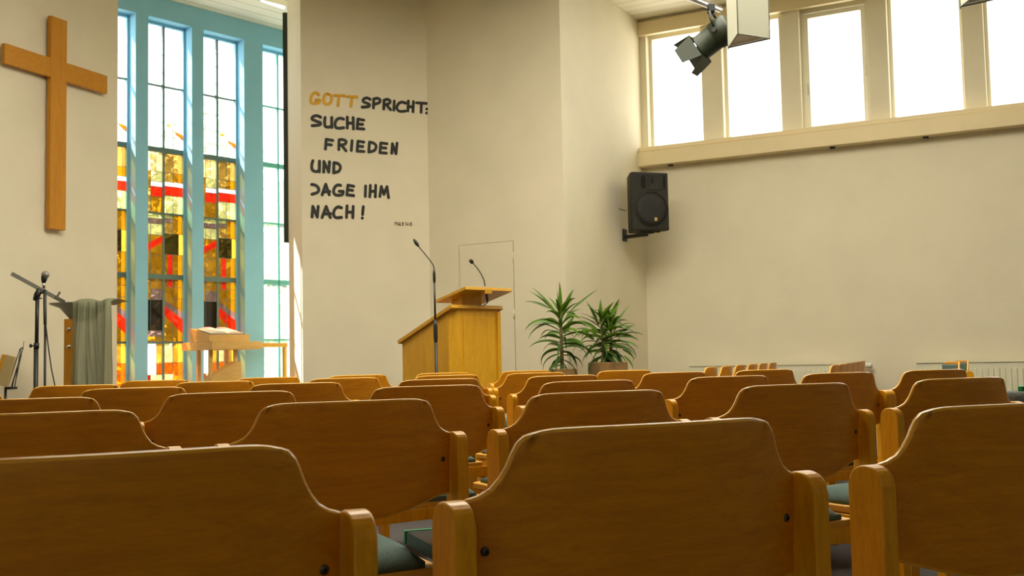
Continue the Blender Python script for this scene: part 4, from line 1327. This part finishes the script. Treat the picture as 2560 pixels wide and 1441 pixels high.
for i in range(NXc):
    for j in range(NZc):
        f = b.bm.faces.new((vs[i][j], vs[i + 1][j], vs[i + 1][j + 1], vs[i][j + 1])); f.smooth = True
o = b.build('draped_cloth')
sol = o.modifiers.new('thickness', 'SOLIDIFY'); sol.thickness = .0012
tag(o, 'sheer grey green cloth hanging over the side lectern tray', 'cloth')

# wire music stand with songbook at the left edge
Yq = 7.4
root = empty('folding_music_stand', 'thin folding wire music stand at the left picture edge', 'music stand', P3(at_y(22, 985, Yq), 0))
pts = [at_y(x, y, Yq) for x, y in ((27, 974), (57, 870), (60, 852))]
b = MB()
b.tube([at_y(27, 974, Yq), at_y(58, 869, Yq)], .004, BLACK, 6); b.tube([at_y(31, 971, Yq) + Vector((0, .03, 0)), at_y(52, 872, Yq)], .003, BLACK, 6)
b.tube([at_y(19, 968, Yq), at_y(50, 873, Yq)], .003, BLACK, 6); b.tube([at_y(50, 873, Yq), at_y(58, 869, Yq)], .004, BLACK, 6); b.tube([at_y(58, 868, Yq), at_y(60, 853, Yq)], .002, BLACK, 6)
b.tube([at_y(41, 945, Yq), at_y(57, 874, Yq)], .002, BLACK, 6); b.tube([at_y(30, 972, Yq), at_y(40, 925, Yq), at_y(54, 890, Yq)], .002, BLACK, 6)
b.build('wire_rack', root)
b = MB(); b.box(at_y(24, 971, Yq) + Vector((0, .02, 0)), (.045, .10, .018), BLACK, .003); b.tube([at_y(14, 970, Yq), P3(at_y(12, 985, Yq), .25)], .009, BLACK, 8); b.build('ledge', root)
b = MB(); q0 = P3(at_y(12, 985, Yq), .27); b.tube([q0, P3(q0, .0) + Vector((.2, -.1, 0))], .006, BLACK, 6); b.tube([q0, P3(q0, .0) + Vector((-.2, -.1, 0))], .006, BLACK, 6); b.tube([q0, P3(q0, .0) + Vector((0, .22, 0))], .006, BLACK, 6); b.build('tripod_legs', root)
b = MB(); b.box(at_y(25, 990, Yq - .2), (.06, .05, .03), BLACK, .004)
sb1, sb2 = at_y(8, 965, Yq - .02), at_y(30, 890, Yq - .02)
dz = (sb2 - sb1).normalized(); dx = Vector((0, 1, 0)).cross(dz).normalized()
b.bm.free()
root = empty('songbook', 'tan covered songbook leaning on the wire music stand', 'book', sb1)
b = MB(); b.box((sb1 + sb2) / 2 + Vector((-.0, -.015, 0)), (.072, .02, (sb2 - sb1).length), TANC, .002, dx, Vector((0, 1, 0)), dz)
b.build('cover', root)
b = MB(); b.box((sb1 + sb2) / 2 + dx * (-.048 if dx.x > 0 else .048) + Vector((0, -.010, 0)), (.022, .02, (sb2 - sb1).length * .96), BEECHP, .002, dx, Vector((0, 1, 0)), dz); b.build('page_block', root)

# ================================================================== PLANTS


def leaf(b, base, az, elev, length, width, droop, mat, seg=9, roll=0.0):
    d = Vector((cos(az), sin(az), 0)); side0 = Vector((-sin(az), cos(az), 0))
    p = Vector(base); e = elev; st = length / seg; L_, R_, Cc = [], [], []
    for i in range(seg + 1):
        t = i / seg
        wv_ = width * (0.45 + 1.9 * t if t < .3 else 1.0 - ((t - .3) / .7) ** 1.8) * .5
        wv_ = max(wv_, .0006)
        dirn = d * cos(e) + Vector((0, 0, 1)) * sin(e); up0 = -d * sin(e) + Vector((0, 0, 1)) * cos(e)
        side = side0 * cos(roll) + up0 * sin(roll); up = up0 * cos(roll) - side0 * sin(roll)
        Cc.append(p - up * wv_ * .35); L_.append(p + side * wv_); R_.append(p - side * wv_)
        p = p + dirn * st
        e -= droop / seg * (.4 + 1.6 * t)
    n = seg + 1
    pts = L_ + Cc + R_
    th = Vector((0, 0, -.0012))
    pts2 = pts + [q + th for q in pts]
    fs = []
    for i in range(seg):
        fs += [(i, i + 1, n + i + 1, n + i), (n + i, n + i + 1, 2 * n + i + 1, 2 * n + i)]
        o_ = 3 * n
        fs += [(o_ + i, o_ + n + i, o_ + n + i + 1, o_ + i + 1), (o_ + n + i, o_ + 2 * n + i, o_ + 2 * n + i + 1, o_ + n + i + 1)]
        fs += [(i, o_ + i, o_ + i + 1, i + 1), (2 * n + i, 2 * n + i + 1, o_ + 2 * n + i + 1, o_ + 2 * n + i)]
    b.faces(pts2, fs, mat, True)


def az_px(dx):  # azimuth whose projection points right (dx>0) or left
    return 0 if dx > 0 else pi


def planter(c, w, h, ang, label, planter_name='wicker_planter'):
    X, Y_ = dirv(ang), nrm(ang)
    b = MB()
    t_ = .02
    for s in (-1, 1):
        b.box(c + X * s * (w / 2 - t_ / 2) + Vector((0, 0, h / 2)), (t_, w, h), WICKER, .006, X, Y_)
        b.box(c + Y_ * s * (w / 2 - t_ / 2) + Vector((0, 0, h / 2)), (w - 2 * t_, t_, h), WICKER, .006, X, Y_)
    b.box(c + Vector((0, 0, .01)), (w - 2 * t_, w - 2 * t_, .02), WICKER, 0, X, Y_)
    for s in (-1, 1):
        b.tube([c + X * s * (w / 2 - .01) - Y_ * (w / 2 - .01) + Vector((0, 0, h)), c + X * s * (w / 2 - .01) + Y_ * (w / 2 - .01) + Vector((0, 0, h))], .011, WICKER, 8)
        b.tube([c + Y_ * s * (w / 2 - .01) - X * (w / 2 - .01) + Vector((0, 0, h)), c + Y_ * s * (w / 2 - .01) + X * (w / 2 - .01) + Vector((0, 0, h))], .011, WICKER, 8)
    return b


def plant(name, label, cx, Y, ytop_pot, w, stems, seed, specials, zoomed):
    """stems: (px x, px y of crown)"""
    c = P3(at_y(cx, 900, Y), 0); hp = at_y(cx, ytop_pot, Y).z
    root = empty(name, label, 'plant', c)
    planter(c, w, hp, 18, '').build('wicker_planter', root)
    b = MB(); b.box(c + Vector((0, 0, hp - .03)), (w - .042, w - .042, .02), SOIL, 0, dirv(18), nrm(18)); b.build('soil', root)
    rd = random.Random(seed)
    sb = MB(); lb = MB()
    for (sx, sy, lean) in stems:
        top = at_y(sx, sy, Y + lean); bs = Vector((c.x + (top.x - c.x) * .6, c.y + lean * .5, hp - .03))
        sb.tube([bs, (bs + top) / 2, top], [.017, .015, .011], STEMM, 8)
        nL = 40
        for i in range(nL):
            f = i / nL
            p = bs.lerp(top, .12 + .88 * f)
            az = i * 2.399 + rd.uniform(-.3, .3)
            el = radians(-15 + 78 * f ** 1.1 + rd.uniform(-12, 12))
            L_ = (.20 + .12 * sin(pi * min(1, f * 1.15)) + rd.uniform(-.03, .05))
            if f < .25: L_ *= .9
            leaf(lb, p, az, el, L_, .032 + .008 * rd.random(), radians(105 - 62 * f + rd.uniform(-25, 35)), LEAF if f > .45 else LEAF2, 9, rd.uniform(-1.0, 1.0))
    for (bx, by, tx, ty, wd, dr) in specials:   # hand placed leaves seen in the picture
        b0 = at_y(bx, by, Y); t0 = at_y(tx, ty, Y)
        v = t0 - b0; L_ = v.length * (1 + dr * .12); az = pi if v.x < 0 else 0
        el = math.atan2(v.z, abs(v.x)) + dr * .5
        leaf(lb, b0, az + rd.uniform(-.1, .1), el, L_, wd * 1.15, dr, LEAF, 10, 1.15 if az == 0 else -1.15)
    sb.build('stem', root); lb.build('leaves', root)


def zc(x, y): return 1300 + x / 5.147, 680 + y / 5.147


def spc(l):
    return [(*zc(a, b_), *zc(c, d), w, dr) for a, b_, c, d, w, dr in l]


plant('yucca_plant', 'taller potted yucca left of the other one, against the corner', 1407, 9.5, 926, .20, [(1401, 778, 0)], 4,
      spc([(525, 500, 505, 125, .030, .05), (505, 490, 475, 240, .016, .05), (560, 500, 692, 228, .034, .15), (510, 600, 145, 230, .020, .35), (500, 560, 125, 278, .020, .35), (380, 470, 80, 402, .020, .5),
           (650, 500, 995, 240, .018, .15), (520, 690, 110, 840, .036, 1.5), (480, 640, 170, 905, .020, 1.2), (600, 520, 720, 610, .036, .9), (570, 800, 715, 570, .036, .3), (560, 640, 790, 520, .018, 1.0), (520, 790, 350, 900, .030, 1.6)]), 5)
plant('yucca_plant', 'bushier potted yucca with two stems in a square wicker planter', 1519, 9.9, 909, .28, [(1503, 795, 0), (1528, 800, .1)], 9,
      spc([(1040, 640, 1038, 350, .036, .05), (1010, 680, 850, 385, .026, .2), (1150, 700, 1075, 465, .024, .2), (1155, 600, 1300, 390, .018, .2), (1190, 750, 1425, 430, .020, .2), (1240, 830, 1485, 685, .030, .25),
           (1250, 710, 1440, 712, .018, .3), (1000, 760, 690, 700, .034, 1.0), (950, 870, 740, 780, .034, .6), (1260, 840, 1510, 905, .022, .8), (1300, 900, 1500, 1000, .022, .8), (1320, 1000, 1450, 1135, .020, .8), (1340, 1080, 1435, 1260, .018, .7), (1140, 580, 1140, 460, .010, .0)]), 5)

# ================================================================== LOUDSPEAKER
Ys_ = 11.12
c0_ = at_y(1627, 503, Ys_)
sx_ = dirv(17); sn = nrm(17)        # width axis, depth axis (away)
Wd, Hg, Dp = .40, .605, .33
root = empty('loudspeaker', 'black loudspeaker mounted in the corner below the high ledge', 'loudspeaker', c0_)


def spk(x, y, z): return c0_ + sx_ * x + sn * y + Vector((0, 0, z))


b = MB()
poly = [spk(-.205, 0.012, -Hg / 2), spk(-.195, 0, -Hg / 2), spk(.195, 0, -Hg / 2), spk(.205, .012, -Hg / 2), spk(.205, .06, -Hg / 2), spk(.12, Dp, -Hg / 2), spk(-.12, Dp, -Hg / 2), spk(-.205, .06, -Hg / 2)]
b.prism(poly, (0, 0, Hg), BLACKP, bev=.012, seg=3); b.build('cabinet', root)
b = MB(); b.lathe(spk(.012, -.001, -.085), [(.184, 0), (.186, .006), (.178, .012), (.176, .006)], BLACKP, 40, -sn); b.build('woofer_ring', root)
b = MB(); b.lathe(spk(.012, -.001, -.085), [(.176, 0), (.174, .006), (.13, .012), (.06, .015), (.005, .016)], GRILLE, 40, -sn); b.build('woofer_grille', root)
# horn: square frame with recess
b = MB(); hx, hz = .045, .198; s1, s2 = .082, .076
o4 = [spk(hx + a * s1, -.006, hz + c * s2) for a, c in ((-1, -1), (1, -1), (1, 1), (-1, 1))]
i4 = [spk(hx - .01 + a * .012, .0 + .055, hz + c * .02) for a, c in ((-1, -1), (1, -1), (1, 1), (-1, 1))]
f4 = [spk(hx + a * (s1 + .006), .0, hz + c * (s2 + .006)) for a, c in ((-1, -1), (1, -1), (1, 1), (-1, 1))]
i4 = [spk(hx - .02 + a * .012, -.0015, hz + .01 + c * .02) for a, c in ((-1, -1), (1, -1), (1, 1), (-1, 1))]
b.faces(o4 + i4 + f4, [(0, 1, 5, 4), (1, 2, 6, 5), (2, 3, 7, 6), (3, 0, 4, 7), (8, 9, 1, 0), (9, 10, 2, 1), (10, 11, 3, 2), (11, 8, 0, 3)], BLACKP)
b.faces(i4, [(0, 1, 2, 3)], DARKHOLE); b.build('horn', root)
for px_ in (-.078, .158):
    b = MB(); ww = .028 if px_ < 0 else .014
    pl = [spk(px_ + ww * cos(2 * pi * k / 24), -.0015, .198 + .072 * (abs(sin(2 * pi * k / 24)) ** .6) * (1 if sin(2 * pi * k / 24) > 0 else -1)) for k in range(24)]
    b.prism(pl, -sn * .001, DARKHOLE); b.build('bass_port', root)
b = MB(); b.box(spk(.045, -.017, -.190), (.028, .004, .034), plain('badge_cream', (.75, .55, .25), .4), .001, sx_, sn); b.box(spk(.045, -.0195, -.190), (.010, .001, .02), plain('badge_orange', (.6, .22, .02), .4), 0, sx_, sn); b.build('badge', root)
b = MB()
wp = on_wall(1560, 573, C2, A_3)
W3, N3 = dirv(A_3), nrm(A_3)
zbk = spk(0, 0, -Hg / 2).z
wp = P3(wp, zbk - .01) - N3 * .008
b.box(wp, (.10, .016, .13), BLACK, .003, W3, N3)
tgt = spk(0, .16, -Hg / 2 - .02)
am = (P3(tgt, 0) - P3(wp, 0)).normalized(); al = (P3(tgt, 0) - P3(wp, 0)).length
b.box(P3((wp + tgt) / 2, zbk - .030), (al + .04, .05, .035), BLACK, .004, am, Vector((0, 0, 1)).cross(am))
b.box(P3(tgt, zbk - .012), (.16, .12, .014), BLACK, .003, sx_, sn)
b.lathe(spk(.10, .06, -Hg / 2 + .001), [(.02, 0), (.02, .012), (.012, .02)], BLACK, 12, Vector((0, 0, -1)))
b.build('wall_bracket', root)
b = MB(); b.tube([spk(-.19, .2, -.08), spk(-.26, .24, -.055)], .004, BLACK, 6); b.build('cable', root)

# ================================================================== RADIATORS


def radiator(u0, u1, label, valve):
    zt, zb = .79, .19
    root = empty('radiator', label, 'radiator', rw((u0 + u1) / 2, 0, zb))
    b = MB(); b.prism([rw(u0, -.115, zb), rw(u1, -.115, zb), rw(u1, -.095, zb), rw(u0, -.095, zb)], (0, 0, zt - zb - .01), RAD, bev=.004); b.build('rear_panel', root)
    b = MB(); u = u0 + .03; 
    while u < u1 - .03:
        b.box(rw(u, -.120, (zt + zb) / 2 - .02), (.022, .016, zt - zb - .09), RAD, .006, RU, RN); u += .05
    b.build('ribbed_front', root)
    b = MB(); b.prism([rw(u0, -.125, zt - .012), rw(u1, -.125, zt - .012), rw(u1, -.03, zt - .012), rw(u0, -.03, zt - .012)], (0, 0, .012), RAD, bev=.003)
    for uu in (u0, u1 - .004): b.prism([rw(uu, -.122, zb), rw(uu + .004, -.122, zb), rw(uu + .004, -.03, zb), rw(uu, -.03, zb)], (0, 0, zt - zb), RAD)
    b.build('top_grille', root)
    b = MB()
    for uu in (u0 + .3, u1 - .3): b.box(rw(uu, -.05, .5), (.03, .10, .4), RAD, 0, RU, RN)
    b.build('wall_mount', root)
    if valve:
        b = MB(); z = at_r
        b.lathe(rw(u1 + .005, -.08, z), [(.012, 0), (.012, .03), (.020, .032), (.020, .05)], STEEL, 14, RU)
        b.lathe(rw(u1 + .055, -.08, z), [(.022, 0), (.027, .01), (.027, .055), (.022, .07), (.010, .074)], plain('valve_white', (.7, .68, .6), .4), 16, RU)
        b.lathe(rw(u1 + .030, -.08, z), [(.024, 0), (.024, .02)], BLACK, 14, RU)
        b.build('thermostat_valve', root)


at_r = on_wall(2165, 914, C3, A_R).z


def ru(x): return (P3(on_wall(x, 900, C3 - RN * .12, A_R), 0) - C3).dot(RU)


radiator(ru(1722), ru(2145), 'long white panel radiator behind the left side row', True)
radiator(ru(2290), ru(2290) + 1.9, 'white panel radiator at the right edge of the picture', False)

# ================================================================== BAG
pb_ = P3(at_y(2562, 985, 4.5), 0)
zt_b = at_y(2545, 979, 4.5).z
root = empty('grey_bag', 'soft grey bag behind the second row at the right edge', 'bag', pb_)
bm = bmesh.new(); bmesh.ops.create_cube(bm, size=1)
bmesh.ops.bevel(bm, geom=bm.edges[:], offset=.18, segments=5, profile=.6, affect='EDGES')
rdn = random.Random(2)
for v in bm.verts:
    v.co.x *= .30; v.co.y *= .18; v.co.z = (v.co.z + .5) * zt_b
    v.co += Vector((sin(v.co.z * 30) * .006, cos(v.co.z * 26 + v.co.x * 9) * .008, 0))
for f in bm.faces: f.smooth = True
me = bpy.data.meshes.new('bag_body'); bm.to_mesh(me); bm.free(); me.materials.append(BAGM)
o = bpy.data.objects.new('bag_body', me); COL.objects.link(o); o.parent = root
b = MB(); b.tube([pb_ + Vector((-.10, -.10, zt_b - .06)), pb_ + Vector((-.06, -.115, zt_b - .12)), pb_ + Vector((.02, -.12, zt_b - .15)), pb_ + Vector((.1, -.11, zt_b - .1))], .010, BAGM, 8); b.build('strap', root)
booklet('hymn_book', 'navy book with green edge lying on the grey bag', 'book', (pb_.x + .09, pb_.y - .0, zt_b + .001), -27, .20, .12, .018, NAVY, GREEN)

# ================================================================== HANGING LAMPS AND SPOTLIGHT


def prism_lamp(A, Bp, Cp, z0, h, label):
    c = (A + Bp + Cp) / 3
    root = empty('pendant_lamp', label, 'lamp', P3(c, z0))
    th = .006
    for p, q in ((A, Bp), (Bp, Cp), (Cp, A)):
        d = (q - p).normalized(); inw = (P3(c, 0) - P3((p + q) / 2, 0)).normalized()
        b = MB(); b.prism([P3(p + d * .004, z0 + .004), P3(q - d * .004, z0 + .004), P3(q - d * .004 + inw * th, z0 + .004), P3(p + d * .004 + inw * th, z0 + .004)], (0, 0, h), SHADE)
        b.build('shade_panel', root)
    b = MB()
    for p, q in ((A, Bp), (Bp, Cp), (Cp, A)):
        b.tube([P3(p, z0), P3(q, z0)], .0045, GREYM, 6)
    for p in (A, Bp, Cp):
        b.tube([P3(p, z0 - .012), P3(p, z0 + h)], .0035, GREYM, 6)
    b.build('edge_frame', root)
    b = MB(); sh = .93
    tri = [P3(c + (p - c) * sh, z0 + .012) for p in (A, Bp, Cp)]
    b.prism(tri, (0, 0, .008), SHADEW); b.build('diffuser', root)
    b = MB(); b.tube([P3(c, z0 + h), P3(c, HC)], .004, W_FRAME, 6); tri = [P3(p, z0 + h) for p in (A, Bp, Cp)]; b.prism(tri, (0, 0, .006), SHADE); b.build('suspension', root)


zl0 = 2.98
A1, B1, C1_ = [P3(on_z(x, y, zl0), 0) for x, y in ((1845, 84), (1925, 97), (1820, 120))]
prism_lamp(A1, B1, C1_, zl0, .62, 'white triangular pendant lamp beside the black spotlight')
C2_ = P3(on_z(2401, 17, zl0), 0)
prism_lamp(C2_ + (A1 - C1_), C2_ + (B1 - C1_), C2_, zl0, .62, 'white triangular pendant lamp cut off by the top right edge')

Yp = 7.75
root = empty('spotlight', 'black theatre spotlight with barn doors hanging from a metal bar', 'spotlight', at_y(1775, 25, Yp))
pa_, pb2 = at_y(1826, 62, Yp - .02), at_y(1752, 121, Yp + .10)
ax_ = (pb2 - pa_).normalized(); Ls = (pb2 - pa_).length
b = MB()
b.lathe(pa_, [(.085, 0), (.104, .015), (.106, Ls * .48), (.098, Ls * .50), (.098, Ls * .52), (.096, Ls * .95), (.100, Ls * .96), (.100, Ls), (.084, Ls)], GREENB, 24, ax_); b.build('lamp_housing', root)
b = MB(); b.lathe(pa_ + ax_ * (Ls - .012), [(.072, 0), (.070, .006), (.03, .014), (.002, .016)], SHADE, 24, ax_); b.build('lens', root)
sd2 = ax_.cross(Vector((0, 0, 1))).normalized(); up2 = sd2.cross(ax_).normalized()
for k, (v, w_) in enumerate(((up2, sd2), (-up2, sd2), (sd2, up2), (-sd2, up2))):
    o_ = pa_ + ax_ * (Ls + .004) + v * .098
    opn = (ax_ * cos(radians(14)) + v * sin(radians(14))).normalized()
    b = MB(); pl = [o_ - w_ * .090, o_ + w_ * .090, o_ + w_ * .060 + opn * .145, o_ - w_ * .060 + opn * .145]
    b.prism(pl, v * .0025, GREENB); b.build('barn_door', root)
cl = at_y(1778, 22, Yp)
mid = pa_ + ax_ * Ls * .36
b = MB()
for s in (-1, 1):
    b.tube([mid + sd2 * s * .098, mid + sd2 * s * .105 + (cl - mid) * .45, cl + sd2 * s * .04 + Vector((0, 0, -.03)), cl + Vector((0, 0, -.01))], .009, BLACK, 8)
    b.lathe(mid + sd2 * s * .09, [(.018, 0), (.018, .03)], BLACK, 12, sd2 * s)
b.build('yoke', root)
b = MB(); b.box(cl + Vector((0, 0, .005)), (.05, .05, .06), BLACK, .006); b.tube([cl + Vector((-.02, 0, .0)), at_y(1762, 25, Yp)], .007, BLACK, 8); b.tube([cl + Vector((0, 0, -.02)), at_y(1772, 33, Yp), at_y(1768, 33, Yp)], .005, BLACK, 6); b.build('clamp', root)
b = MB(); b.tube([pa_ + ax_ * .02 - up2 * .09, pa_ + ax_ * .1 - up2 * .125, at_y(1775, 50, Yp), at_y(1786, 30, Yp)], .004, BLACK, 6); b.build('cable', root)
zb2 = at_y(1790, 20, Yp).z + .045
r0 = on_z(1800, 24, zb2); r1 = on_z(1736, -2, zb2); rv = (P3(r0, 0) - P3(r1, 0)).normalized()
b = MB(); b.tube([P3(r0, zb2), P3(r0, zb2) - rv * 2.6], .024, STEEL, 14)
for s_ in (1.0, 2.3): b.tube([P3(r0, zb2) - rv * s_, P3(P3(r0, 0) - rv * s_, HC)], .006, STEEL, 8)
tag(b.build('lighting_bar'), 'pale metal bar under the ceiling carrying the spotlight', 'bar')
